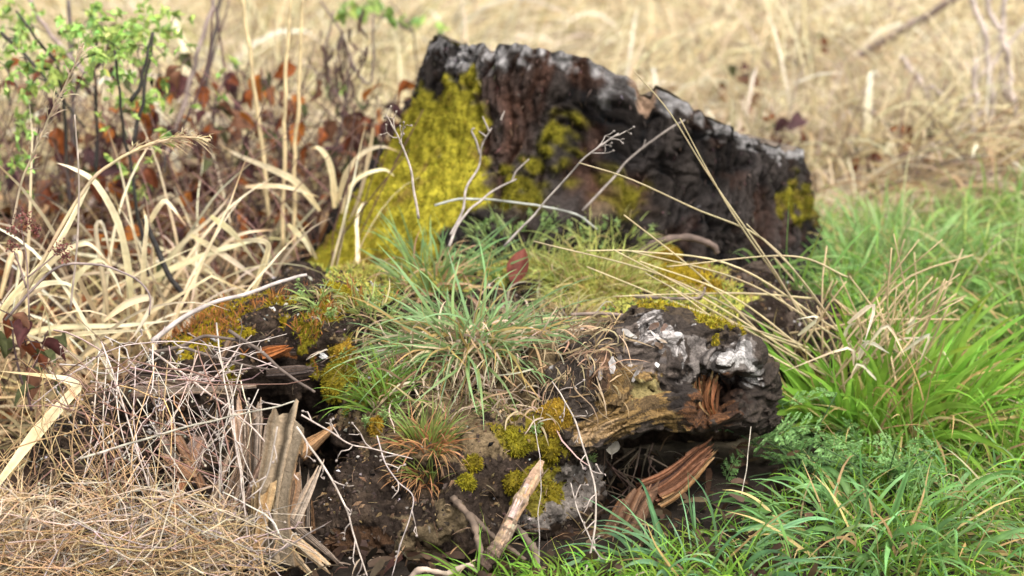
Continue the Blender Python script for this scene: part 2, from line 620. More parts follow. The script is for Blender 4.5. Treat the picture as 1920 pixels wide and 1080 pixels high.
# left flank moss wraps round a little
moss |= (SV[:, 0] < -0.12) & (SV[:, 1] < 3.95) & (SV[:, 2] < 0.36 + 0.04 * vn(SV, 0.05, 95)) & (SV[:, 1] >= 3.6)
mf = moss.astype(float).reshape(NT, NZ)
for _ in range(4):
    mf = (mf + np.roll(mf, 1, 0) + np.roll(mf, -1, 0) + np.roll(mf, 1, 1) + np.roll(mf, -1, 1)) / 5
mf = mf.ravel()
lump = 0.5 + 0.5 * vn(SV, 0.022, 96) + 0.4 * vn(SV, 0.011, 97)
disp = disp * (1 - 0.55 * mf) + mf * (0.010 + 0.008 * lump)
SV2 = SV + SN * disp[:, None]
# colour of the bark: black brown, rusty inside the furrows, pale lichen near the rim
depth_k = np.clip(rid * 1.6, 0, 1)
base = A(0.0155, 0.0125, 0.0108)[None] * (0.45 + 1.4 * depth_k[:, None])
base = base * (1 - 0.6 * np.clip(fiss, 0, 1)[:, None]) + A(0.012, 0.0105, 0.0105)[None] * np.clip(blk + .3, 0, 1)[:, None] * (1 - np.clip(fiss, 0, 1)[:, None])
rust = np.clip(0.9 * fbm(SV, 0.07, 98, 3) - 0.1 + 1.0 * np.exp(-((spx - 960) / 110) ** 2 - ((spy - 260) / 140) ** 2), 0, 1) * np.clip(1.3 - 1.3 * depth_k, 0.1, 1)
base = base + rust[:, None] * A(0.045, 0.020, 0.012)
tan = np.clip(1.6 * vn(SV, 0.05, 99) - 0.2, 0, 1) * np.exp(-((spx - 1080) / 90) ** 2 - ((spy - 385) / 40) ** 2)
base = base + tan[:, None] * A(0.16, 0.11, 0.06)
rim = (top - zz).reshape(-1)
rimw = np.interp(spx, [900, 940, 1250, 1400], [0.050, 0.036, 0.030, 0.018]) * (1 + 0.6 * vn(SV, 0.04, 101))
lich = (fbm(SV * A(1, 1, 0.6), 0.013, 102, 4, gain=0.75) > np.where(rim < 0.012, -0.35, -0.05) + 0.9 * np.clip(rim / np.maximum(rimw, 0.008) - 0.5, 0, 2)) & (rim < rimw * 1.5) & (depth_k > 0.12)
lc = A(0.20, 0.188, 0.182)[None] * (1 + 0.45 * vn(SV, 0.009, 104)[:, None])
lw = lich.astype(float).reshape(NT, NZ)
lw = ((lw + np.roll(lw, 1, 0) + np.roll(lw, -1, 0) + np.roll(lw, 1, 1) + np.roll(lw, -1, 1)) / 5).ravel()[:, None]
base = base * (1 - lw) + lc * lw
sw = (np.abs(spx - 1210) < 20) & (rim < 0.030 + 0.006 * vn(SV, 0.01, 105)) & fr
base = np.where(sw[:, None], A(0.23, 0.15, 0.10) * (1 + 0.2 * vn(SV, 0.01, 106)[:, None]), base)
mossc = A(0.29, 0.25, 0.024)[None] * (0.8 + 0.3 * lump[:, None] + 0.25 * vn(SV, 0.07, 197)[:, None]) * (1 - np.clip(2.2 * fbm(SV + 0.02 * np.stack([vn(SV, .03, 1), vn(SV, .03, 2), vn(SV, .03, 4)], -1), 0.045, 198, 3) - 0.6, 0, 1)[:, None] * A(0.30, 0.45, -0.3)) * np.where(spx > 935, 0.42, 1.0)[:, None] * (1 - 0.42 * np.clip((SV[:, 2:] - 0.33) / 0.09 + 0.5 * vn(SV, .04, 199)[:, None], 0, 1))
base = base * (1 - np.clip(mf * 1.6, 0, 1)[:, None]) + mossc * np.clip(mf * 1.6, 0, 1)[:, None]
stump = thing('tree_stump', 'broad dark tree stump with a slanting saw cut and a yellow moss skirt', 'tree stump', (0.16, 3.95, 0))
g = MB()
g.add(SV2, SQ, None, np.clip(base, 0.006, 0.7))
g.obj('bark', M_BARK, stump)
STUMP_V, STUMP_Q, STUMP_N = SV2, SQ, SN
# sawn top: rings of old grey wood
NR = 26
rimv = SV2.reshape(NT, NZ, 3)[:, -1]
cen = rimv.mean(0)
cv, cc = [], []
for k in range(NR):
    f = 1 - k / NR
    p = cen + (rimv - cen) * f
    p = p + A(0, 0, 1) * (0.003 * vn(p, 0.02, 111) + 0.006 * vn(p * A(1, 1, 0), 0.05, 112) - 0.004 * (k > 0))[:, None]
    cv.append(p)
    ring = 0.75 + 0.25 * math.sin(k * 2.1)
    cc.append(A(0.16, 0.125, 0.095)[None] * ring * (1 + 0.3 * vn(p, 0.03, 113))[:, None])
cv = np.concatenate(cv)
kk = (np.arange(NR - 1)[:, None] * NT)
jj = np.arange(NT)[None]
j2 = (jj + 1) % NT
cq = np.stack([kk + jj, kk + j2, kk + NT + j2, kk + NT + jj], -1).reshape(-1, 4)
ct = np.stack([(NR - 1) * NT + np.arange(NT), (NR - 1) * NT + (np.arange(NT) + 1) % NT, np.full(NT, NR * NT)], 1)
g = MB()
g.add(np.vstack([cv, cen]), cq, ct, np.vstack([np.concatenate(cc), [[0.1, 0.08, 0.06]]]))
g.obj('sawn_top', M_WOOD, stump)


# ------------------------------------------------------------------ the rotten log in front (soft lumps on a distance field)
F = Field((-0.80, 2.58, -0.08), (0.62, 3.86, 0.34), 0.005)
c = F.cap
c(A(-0.40, 3.22, 0.05), 0.115, A(0.28, 3.30, 0.055), 0.125, .05)                 # plateau
c(A(-0.34, 3.48, 0.06), 0.125, A(0.40, 3.50, 0.055), 0.13, .06)
c(A(-0.15, 3.06, 0.07), 0.115, A(0.08, 3.08, 0.08), 0.105, .05)                  # seat of the big tuft
c(A(-0.13, 2.98, 0.045), 0.095, A(-0.02, 2.93, 0.035), 0.10, .04)                # slope to the front
c(P(360, 690, 3.14), 0.058, P(600, 660, 3.12), 0.078, .05)                       # mossy left lobe
c(P(450, 680, 3.20), 0.09, P(640, 640, 3.2), 0.10, .05)
c(P(335, 700, 3.12), 0.05, P(250, 800, 3.08), 0.05, .05)
F.ell(P(330, 880, 3.12), (0.22, 0.16, 0.13), .05)
c(P(640, 1005, 2.83), 0.056, P(870, 1000, 2.79), 0.066, .03)                       # front lobes of crumbling soil and wood
c(P(700, 900, 2.88), 0.055, P(880, 880, 2.87), 0.07, .03)
c(P(950, 880, 2.88), 0.05, P(980, 960, 2.86), 0.045, .03)
F.ell(P(1000, 830, 2.92), (0.055, 0.06, 0.05), .03)
c(P(1010, 730, 3.02), 0.065, P(1075, 690, 3.03), 0.055, .03)
c(P(1040, 1000, 2.90), 0.045, P(1110, 890, 2.96), 0.042, .025)                   # grey slab under the arch
c(A(0.30, 3.36, 0.05), 0.10, P(1490, 640, 3.42), 0.085, .05)                     # dark shelf at the foot of the stump
c(P(1480, 660, 3.4), 0.09, P(1490, 800, 3.4), 0.09, .05)
F.ell(P(600, 835, 2.83), (0.045, 0.085, 0.065), .02, True)                       # dark hole beside the splinters
F.ell(P(470, 800, 2.92), (0.10, 0.07, 0.075), .03, True)
F.ell(P(690, 570, 3.2), (0.035, 0.03, 0.02), .015, True)
c(P(1150, 880, 2.90), 0.05, P(1370, 850, 3.02), 0.075, .02, True)                # hollow under the arching root
c(P(1200, 880, 2.99), 0.06, P(1370, 860, 3.10), 0.08, .03, True)
m, pts = F.near(0.055)
F.D[m] -= (0.016 * vn(pts, 0.075, 201) + 0.013 * vn(pts, 0.036, 202) + 0.007 * vn(pts, 0.018, 203) - 0.012 * np.maximum(0, vn(pts, 0.045, 216))).astype(np.float32)
LV, LQ = F.surf()
LQ0, LV0 = LQ, LV
BVH_L = BVHTree.FromPolygons(LV.tolist(), LQ.tolist())
BVH_S = BVHTree.FromPolygons(SV2.tolist(), SQ.tolist())
LV, LQ = subdiv(LV, LQ)
LN = vnormals(LV, LQ)
px, py = proj(LV)
crumb = np.clip((py - 640) / 120, 0.35, 1)
d = 0.0050 * vn(LV, 0.012, 204) + 0.0045 * np.abs(vn(LV, 0.0075, 205)) + 0.0022 * vn(LV, 0.0045, 206)
LV = LV + LN * (d * crumb)[:, None]
wx = px + 26 * vn(LV, 0.05, 207) + 12 * vn(LV, 0.018, 208)
wy = py + 26 * vn(LV, 0.05, 209) + 12 * vn(LV, 0.018, 210)
n_a = fbm(LV, 0.05, 211, 3)
n_b = fbm(LV, 0.018, 212, 2)
lcol = A(0.024, 0.017, 0.013)[None] * (1 + 0.5 * n_a)[:, None] + A(0.035, 0.024, 0.016)[None] * np.clip(n_b, 0, 1)[:, None]
lcol = lcol + A(0.05, 0.033, 0.018)[None] * np.clip(2 * vn(LV, 0.04, 217) - 0.8, 0, 1)[:, None] * (py > 800)[:, None]


def paint(mask, colr, amt=1.0):
    global lcol
    k = (mask * amt)[:, None]
    lcol = lcol * (1 - k) + (np.asarray(colr)[None] * (1 + 0.3 * n_b)[:, None]) * k


up = LN[:, 2]
litter = inpoly(wx, wy, [(620, 640), (1080, 600), (1180, 560), (1260, 600), (1080, 700), (1060, 820), (880, 880), (700, 870), (650, 760)])
paint(litter & (n_b > -0.5), A(0.14, 0.10, 0.055), 0.8)
tanm = inpoly(wx, wy, [(790, 930), (870, 920), (900, 990), (850, 1040), (760, 1040), (770, 980), (720, 960)])
paint(tanm & (n_a > -0.1), A(0.125, 0.092, 0.052), 0.8)
redm = inpoly(wx, wy, [(610, 985), (720, 990), (760, 1020), (700, 1045), (620, 1030)])
paint(redm, A(0.07, 0.038, 0.021), 0.85)
slab = inpoly(wx, wy, [(990, 920), (1060, 880), (1130, 850), (1140, 900), (1100, 960), (1000, 1010), (960, 980)])
paint(slab, A(0.17, 0.145, 0.125), 0.85)
redb = inpoly(wx, wy, [(480, 650), (540, 640), (545, 665), (480, 675)])
paint(redb, A(0.16, 0.06, 0.02), 0.9)
MP = [([(300, 640), (330, 595), (430, 565), (560, 545), (660, 540), (690, 560), (640, 590), (560, 600), (500, 625), (420, 650), (330, 670)], A(0.21, 0.155, 0.010), -0.45, 1),
      ([(400, 600), (660, 560), (680, 640), (560, 690), (440, 690)], A(0.15, 0.125, 0.010), 0.22, 1),
      ([(420, 690), (460, 690), (470, 745), (440, 745)], A(0.16, 0.13, 0.01), -1, 1),
      ([(560, 470), (700, 420), (900, 410), (1100, 425), (1330, 490), (1420, 560), (1380, 640), (1250, 600), (1120, 590), (1060, 570), (980, 520), (700, 560)], A(0.36, 0.34, 0.075), -0.8, 2),
      ([(1200, 480), (1290, 490), (1370, 540), (1330, 560), (1230, 520)], A(0.25, 0.17, 0.012), -0.6, 1),
      ([(1010, 860), (1060, 840), (1060, 900), (1020, 970), (985, 960), (960, 900)], A(0.14, 0.115, 0.012), -0.6, 1),
      ([(910, 800), (1000, 760), (1060, 800), (1040, 850), (930, 850)], A(0.16, 0.13, 0.014), -0.5, 1),
      ([(630, 630), (740, 640), (780, 790), (690, 800)], A(0.15, 0.14, 0.02), -0.15, 2),
      ([(1320, 600), (1410, 640), (1390, 680), (1310, 640)], A(0.13, 0.11, 0.012), -0.2, 1)]
mossL = np.zeros(len(LV))
mcol = np.zeros((len(LV), 3))
for q, colr, lim, kd in MP:
    mm = inpoly(wx, wy, q) & (n_a > lim) & (up > -0.1)
    paint(mm, colr, 0.92)
    mossL[mm] = kd
    mcol[mm] = colr
shelf = (LV[:, 1] > 3.22) & (px > 1250) & (mossL == 0)
paint(shelf & (n_b > 0.25), A(0.06, 0.045, 0.035), 0.8)
specks = (vn(LV, 0.008, 215) > 0.86) & (up > 0.1)
paint(specks, A(0.3, 0.27, 0.24), 0.6)
log = thing('rotten_log', 'rotten root log overgrown with moss and grass in front of the stump', 'rotten log', (-0.05, 3.1, 0))
g = MB()
g.add(LV, LQ, None, np.clip(lcol, 0.006, 0.6))
g.obj('soil_covered_trunk', M_SOIL, log)


def hit(px, py, default_y=3.1):
    """the nearest point of ground, stump or log on a line of sight, with its normal"""
    o = Vector((0, 0, CAM_Z))
    dr = Vector(P(px, py, 3.0)) - o
    dr.normalize()
    best = None
    for b in (BVH_L, BVH_S, BVH_G) + ((BVH_B,) if 'BVH_B' in globals() else ()):
        h = b.ray_cast(o, dr)
        if h[0] is not None and (best is None or h[3] < best[2]):
            best = (np.array(h[0]), np.array(h[1]), h[3])
    if best is None:
        return P(px, py, default_y), A(0, 0, 1)
    n = best[1]
    if n[2] < 0 and n[1] > 0:
        n = -n
    return best[0], n


def drop(x, y, z0=0.9, stump=True):
    """the surface under a point"""
    best = -9.0
    nn = A(0, 0, 1)
    for b in (BVH_L, BVH_G) + ((BVH_S,) if stump else ()):
        h = b.ray_cast(Vector((x, y, z0)), Vector((0, 0, -1)))
        if h[0] is not None and h[0].z > best:
            best, nn = h[0].z, np.array(h[1])
    if nn[2] < 0:
        nn = -nn
    return best, nn


# ------------------------------------------------------------------ the grey weathered root that arches on the right
FB = Field((0.0, 2.72, -0.02), (0.46, 3.40, 0.34), 0.0034)
b_path = [P(1050, 800, 2.91), P(1110, 735, 2.95), P(1200, 690, 3.0), P(1300, 672, 3.06), P(1385, 715, 3.10)]
b_rad = [0.030, 0.052, 0.060, 0.055, 0.046]
for k in range(4):
    FB.cap(b_path[k], b_rad[k], b_path[k + 1], b_rad[k + 1], .02)
FB.cap(P(1215, 625, 3.03), 0.030, P(1255, 690, 2.98), 0.026, .02)                 # knots and folds of old wood
FB.cap(P(1240, 618, 3.05), 0.028, P(1180, 640, 3.02), 0.018, .02)
FB.cap(P(1300, 650, 3.02), 0.018, P(1280, 725, 2.965), 0.017, .012)
FB.cap(P(1300, 668, 3.0), 0.016, P(1350, 690, 2.985), 0.015, .016)
FB.cap(P(1350, 690, 2.985), 0.015, P(1395, 672, 3.0), 0.022, .016)
FB.cap(P(1110, 660, 2.98), 0.02, P(1165, 650, 2.97), 0.022, .012)
FB.cap(P(1165, 650, 2.97), 0.018, P(1210, 665, 2.955), 0.016, .010)
FB.cap(P(1380, 668, 3.06), 0.036, P(1410, 720, 3.06), 0.030, .02)
FB.cap(P(1412, 700, 3.06), 0.026, P(1415, 785, 3.06), 0.020, .02)
FB.cap(P(1130, 690, 2.95), 0.020, P(1190, 700, 2.945), 0.014, .014)
FB.cap(P(1095, 700, 2.96), 0.022, P(1115, 740, 2.92), 0.016, .014)
FB.cap(P(1085, 838, 2.885), 0.014, P(1180, 785, 2.90), 0.022, .012)               # pale lower beam
FB.cap(P(1180, 785, 2.90), 0.022, P(1290, 765, 2.94), 0.026, .012)
FB.cap(P(1290, 765, 2.96), 0.03, P(1400, 770, 3.03), 0.026, .02)
FB.ell(P(1345, 752, 2.955), (0.044, 0.105, 0.036), .008, True)                     # torn hollow facing the camera
FB.ell(P(1375, 738, 2.97), (0.026, 0.09, 0.034), .008, True)
FB.cap(P(1140, 850, 2.92), 0.036, P(1260, 830, 2.98), 0.042, .014, True)          # arch underneath
m, pts = FB.near(0.04)
q0 = 0.03 * np.stack([vn(pts, 0.06, 301), vn(pts, 0.06, 302), vn(pts, 0.06, 303)], -1)
ax = nrm(b_path[3] - b_path[1])
al = pts @ ax
rest = pts - al[:, None] * ax
gr = (rest + q0) + 0.18 * al[:, None] * ax
FB.D[m] -= (0.009 * vn(pts, 0.04, 304) + 0.012 * np.abs(vn(gr, 0.013, 305)) + 0.0075 * vn(gr, 0.0075, 306) + 0.003 * vn(pts, 0.009, 307)).astype(np.float32)
BV, BQ = FB.surf()
BVH_B = BVHTree.FromPolygons(BV.tolist(), BQ.tolist())
BV, BQ = subdiv(BV, BQ)
BN = vnormals(BV, BQ)
px, py = proj(BV)
q0 = 0.03 * np.stack([vn(BV, 0.06, 301), vn(BV, 0.06, 302), vn(BV, 0.06, 303)], -1)
al = BV @ ax
gr = (BV - al[:, None] * ax + q0) + 0.12 * al[:, None] * ax
gl = vn(gr, 0.010, 310) + 0.6 * vn(gr, 0.0045, 311)
BV = BV + BN * (0.0022 * gl)[:, None]
wx = px + 14 * vn(BV, 0.04, 312) + 12 * vn(gr, 0.012, 313) + 10 * vn(gr, 0.005, 323)
wy = py + 14 * vn(BV, 0.04, 314) + 16 * vn(gr, 0.012, 315) + 12 * vn(gr, 0.005, 325)
swirl = 0.045 * vn(BV, 0.055, 330) + 0.02 * vn(BV, 0.022, 331) + BV @ nrm(A(0.35, -0.3, 0.9)) * 0.5
line = np.sin(swirl * 2 * math.pi / 0.0042) * 0.5 + 0.5 * np.sin(swirl * 2 * math.pi / 0.0017 + 3 * vn(BV, .02, 332))
gl = gl * 0.6 + 0.75 * line
bc = A(0.038, 0.029, 0.023)[None] * (1 + 0.5 * gl)[:, None]


def bpaint(mask, colr, amt=0.9, g=0.3):
    global bc
    k = (mask * amt)[:, None] if np.ndim(mask) else amt
    if np.sum(colr) > .6: k = k * np.clip(0.55 + 0.55 * gl + 0.5 * vn(gr, 0.02, 350), 0, 1)[:, None]
    bc = bc * (1 - k) + np.asarray(colr)[None] * (1 + g * gl)[:, None] * k


bpaint(inpoly(wx, wy, [(1085, 650), (1220, 600), (1270, 640), (1260, 690), (1150, 700), (1090, 690)]), A(0.105, 0.082, 0.068), 0.85, 0.7)
bpaint(inpoly(wx, wy, [(1095, 670), (1150, 660), (1180, 700), (1150, 725), (1100, 715)]), A(0.085, 0.045, 0.022), 0.85, 0.8)
bpaint(inpoly(wx, wy, [(1130, 690), (1240, 690), (1250, 740), (1290, 760), (1290, 800), (1200, 790), (1090, 850), (1070, 800), (1130, 760)]), A(0.15, 0.092, 0.034), 0.85, 0.75)
bpaint(inpoly(wx, wy, [(1180, 715), (1240, 700), (1250, 725), (1190, 745)]), A(0.17, 0.145, 0.06), 0.65, .6)
bpaint(inpoly(wx, wy, [(1070, 830), (1150, 785), (1180, 790), (1090, 860)]), A(0.30, 0.20, 0.11), 0.9, 0.3)
bpaint(inpoly(wx, wy, [(1280, 740), (1340, 705), (1390, 720), (1390, 780), (1310, 810), (1280, 790)]), A(0.085, 0.038, 0.017), 0.9, 0.9)
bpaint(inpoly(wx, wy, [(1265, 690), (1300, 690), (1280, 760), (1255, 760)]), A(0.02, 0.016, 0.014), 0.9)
bpaint(inpoly(wx, wy, [(1200, 590), (1250, 590), (1280, 640), (1275, 680), (1240, 640), (1200, 630)]), A(0.34, 0.31, 0.29), 0.95, 0.3)
bpaint(inpoly(wx, wy, [(1285, 625), (1330, 648), (1400, 635), (1430, 680), (1425, 730), (1395, 700), (1330, 705), (1300, 700), (1270, 720), (1285, 680)]), A(0.13, 0.112, 0.10), 0.75, 0.5)
bpaint(inpoly(wx, wy, [(1330, 670), (1400, 645), (1428, 690), (1420, 730), (1395, 690), (1340, 700)]), A(0.40, 0.375, 0.355), 0.95, 0.3)
spots = (fbm(BV, 0.014, 320, 2) > 0.75) & (py < 700)
bpaint(spots, A(0.40, 0.375, 0.355), 0.7, 0.2)
backm = (BV[:, 1] - 3.02 + 0.03 * vn(BV, .03, 340) + 0.25 * (BV[:, 2] - 0.2) > 0.012) & (BN[:, 2] > 0.0) & (py < 690)
bpaint(backm, A(0.05, 0.036, 0.024), 0.9, .5)
bmoss = (backm & (fbm(BV, 0.035, 341, 2) > -0.1) & (px < 1400)).astype(float)
bpaint(bmoss > 0, A(0.22, 0.18, 0.015), 0.9, .3)
crack = (np.abs(vn(gr, 0.016, 321)) < 0.10) | (np.abs(vn(gr, 0.008, 322)) < 0.06)
bpaint(crack, A(0.018, 0.014, 0.012), 0.6)
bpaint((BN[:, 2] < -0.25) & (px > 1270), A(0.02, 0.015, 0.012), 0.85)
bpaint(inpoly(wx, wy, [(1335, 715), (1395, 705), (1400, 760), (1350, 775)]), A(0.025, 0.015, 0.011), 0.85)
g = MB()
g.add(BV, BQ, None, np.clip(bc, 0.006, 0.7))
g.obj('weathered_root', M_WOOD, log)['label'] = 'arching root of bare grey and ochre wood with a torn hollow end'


def scatter(V, Q, w, n):
    """n random points on the quads of a mesh, weighted by a per-vertex weight; returns points, normals, vertex ids"""
    a = V[Q]
    ar = np.linalg.norm(np.cross(a[:, 2] - a[:, 0], a[:, 3] - a[:, 1]), axis=1)
    ww = ar * w[Q].mean(1)
    k = R.choice(len(Q), n, p=ww / ww.sum())
    u, v = R.random((n, 1)), R.random((n, 1))
    q = a[k]
    p = q[:, 0] * (1 - u) * (1 - v) + q[:, 1] * u * (1 - v) + q[:, 2] * u * v + q[:, 3] * (1 - u) * v
    nn = nrm(np.cross(q[:, 2] - q[:, 0], q[:, 3] - q[:, 1]))
    return p, nn, Q[k, 0]


# ------------------------------------------------------------------ moss with real shoots
g = MB()
w = np.clip(mf * 1.5 - .25, 0, 1) * (SV[:, 1] < 4.0)
p, n, vi = scatter(STUMP_V, STUMP_Q, w, 34000)
c0 = jit(mossc[vi] * 0.75, len(p), 0.22, 0.08)
blades(g, p - n * 0.003, n + 0.8 * R.normal(size=p.shape), 0.005 + 0.005 * R.random(len(p)), 0.0026, 0.6, c0 * 0.8, np.clip(c0 * 1.45, 0, .6), seg=2)
stuff(g.obj('moss', M_MOSS, stump, smooth=False))
# rust red bark shreds and splinters standing off the bark
g = MB()
p, n, vi = scatter(STUMP_V, STUMP_Q, ((mf < 0.2) & (SV[:, 1] < 4.0) & ~lich).astype(float), 2600)
c0 = jit(base[vi] * 1.5 + A(0.012, 0.007, 0.005), len(p), 0.4, 0.1)
blades(g, p - n * 0.002, A(0, 0, -1) * (0.6 + R.random((len(p), 1))) + 0.4 * n + 0.5 * R.normal(size=p.shape), 0.006 + 0.016 * R.random(len(p)), 0.004, 0.3, c0, c0 * 1.3, seg=2)
stuff(g.obj('bark_shreds', M_BARK, stump, smooth=False))

g = MB()
for kd, num, Lm, wd in ((1, 16000, 0.006, 0.0022), (2, 15000, 0.010, 0.0026)):
    p, n, vi = scatter(LV, LQ, (mossL == kd).astype(float), num)
    c0 = jit(mcol[vi] * 0.9, len(p), 0.25, 0.10)
    if kd == 2:                                                  # mixed cushions: yellow green, fresh green, straw and a little red
        pick = vn(p, 0.05, 401) + 0.4 * R.normal(size=len(p))
        c0 = np.where((pick > 0.45)[:, None], jit((0.10, 0.19, 0.05), len(p)), c0)
        c0 = np.where((pick < -0.75)[:, None], jit((0.28, 0.21, 0.08), len(p)), c0)
        c0 = np.where((R.random(len(p)) < 0.03)[:, None], jit((0.25, 0.07, 0.05), len(p)), c0)
    dome = np.clip(vn(p, 0.03, 402), 0, 1)[:, None]
    blades(g, p - n * 0.002, n + 0.75 * R.normal(size=p.shape), (Lm * (0.6 + 0.9 * R.random((len(p), 1)) + dome * 1.2)).ravel(), wd, 0.5, c0 * 0.8, np.clip(c0 * 1.4, 0, .6), seg=2)
p, n, vi = scatter(BV, BQ, bmoss, 3500)
c0 = jit((0.22, 0.175, 0.015), len(p), 0.25, 0.08)
blades(g, p - n * 0.001, n + 0.7 * R.normal(size=p.shape), 0.005 + 0.006 * R.random(len(p)), 0.0022, 0.5, c0 * .8, c0 * 1.4, seg=2)
# rust coloured spore stalks on the left crest
p, n, vi = scatter(LV, LQ, ((mossL == 1) & (LV[:, 0] < -0.2)).astype(float), 3000)
k = vn(p, 0.04, 403) > 0.0
p, n = p[k], n[k]
blades(g, p, A(0, 0, 1) + 0.35 * R.normal(size=p.shape), 0.012 + 0.014 * R.random(len(p)), 0.0017, 0.6, jit((0.22, 0.11, 0.03), len(p)), jit((0.42, 0.15, 0.05), len(p)), seg=3)
stuff(g.obj('moss_carpet', M_MOSS, log, smooth=False))

# crumbs, twiglets and bits of litter lying on the log
g = MB()
pxl, pyl = proj(LV)
wl = ((LN[:, 2] > 0.15) & (LV[:, 1] < 3.5)).astype(float)
p, n, vi = scatter(LV, LQ, wl * np.where(LV[:, 0] < -0.2, 2.5, 1), 11000)
kind = R.random(len(p))
c0 = np.where((kind < 0.70)[:, None], jit((0.045, 0.032, 0.024), len(p), 0.4), np.where((kind < 0.97)[:, None], jit((0.13, 0.085, 0.045), len(p), 0.35), jit((0.42, 0.39, 0.36), len(p), 0.2)))
t = nrm(np.cross(n, R.normal(size=p.shape)))
b = np.cross(n, t)
s = (0.0012 + 0.0022 * R.random((len(p), 1)) ** 2)
l = s * (1 + 1.8 * R.random((len(p), 1)))
V = np.stack([p + t * l, p + b * s, p - t * l, p - b * s, p + n * s * 1.4], 1).reshape(-1, 3)
q = np.arange(len(p))[:, None] * 5
T = np.concatenate([np.concatenate([q + a, q + bb, q + 4], 1) for a, bb in ((0, 1), (1, 2), (2, 3), (3, 0))])
g.add(V, None, T, np.repeat(c0, 5, 0))
p, n, vi = scatter(LV, LQ, wl, 900)
c0 = jit((0.17, 0.115, 0.07), len(p), 0.4)
blades(g, p + n * 0.002, nrm(np.cross(n, R.normal(size=p.shape))) + 0.25 * n, 0.012 + 0.03 * R.random(len(p)) ** 2, 0.0016, 0.5, c0, c0 * 1.2, seg=3, wob=0.2)
stuff(g.obj('crumbs', M_WOOD, log, smooth=False))

# dead grass combed down the front slope under the big tuft
g = MB()
wslope = inpoly(pxl + 20 * vn(LV, .05, 410), pyl + 20 * vn(LV, .05, 411), [(640, 640), (760, 600), (1080, 590), (1150, 640), (1080, 720), (1050, 800), (960, 790), (860, 770), (760, 780), (700, 740)]).astype(float) * (LN[:, 2] > 0)
p, n, vi = scatter(LV, LQ, wslope, 1700)
out = nrm(p - A(-0.06, 3.14, 0.1)) * A(1, 1, 0.2)
c0 = jit((0.33, 0.235, 0.14), len(p), 0.3)
c0 = np.where((R.random(len(p)) < 0.3)[:, None], jit((0.46, 0.37, 0.28), len(p)), c0)
blades(g, p + n * 0.006, nrm(out) * 0.9 + 0.45 * n + 0.6 * R.normal(size=p.shape), 0.025 + 0.07 * R.random(len(p)) ** 1.4, 0.0018 + 0.0018 * R.random(len(p)), 2.2, c0, c0 * 1.15, seg=8, wob=0.30)
p, n, vi = scatter(BV, BQ, ((px < 1170) & (py < 760) & (BN[:, 2] > .1)).astype(float), 230)
c0 = jit((0.33, 0.235, 0.14), len(p), 0.3)
blades(g, p + n * .004, nrm(A(.3, -.5, 0) + .6 * R.normal(size=p.shape)) + .4 * n, 0.02 + 0.05 * R.random(len(p)), 0.0022, 2.4, c0, c0 * 1.2, seg=7, wob=.28)
stuff(g.obj('dead_grass', M_DRY, log))
# sedum like green sprigs
g = MB()
spots = [(1000, 425, 30, 16), (1060, 430, 50, 14), (930, 430, 40, 14), (1130, 450, 40, 20), (840, 690, 12, 8), (765, 715, 10, 8), (700, 690, 15, 20), (620, 600, 6, 6), (565, 560, 14, 8), (590, 590, 6, 5), (640, 670, 6, 4), (720, 640, 20, 12), (890, 770, 14, 10), (1005, 810, 8, 6), (690, 800, 10, 4), (720, 790, 10, 5), (740, 780, 14, 8), (1100, 865, 9, 7)]
for sx, sy, rx, ry in spots:
    for _ in range(max(3, int(rx * ry / 80))):
        p0, n0 = hit(sx + rx * R.normal() * .7, sy + ry * R.normal() * .7)
        k = 26
        hgt = 0.008 + 0.016 * R.random()
        ax_ = nrm(n0 + A(0, 0, 1.2) + 0.25 * R.normal(size=3))
        f = R.random(k)
        c0 = jit((0.30, 0.42, 0.15), k, 0.15)
        blades(g, p0 + ax_ * (f * hgt)[:, None], nrm(R.normal(size=(k, 3))) + ax_ * 0.8, 0.005 + 0.003 * R.random(k), 0.0022, 0.4, c0 * 0.9, c0 * 1.3, seg=2)
stuff(g.obj('green_sprigs', M_GRASS, log))


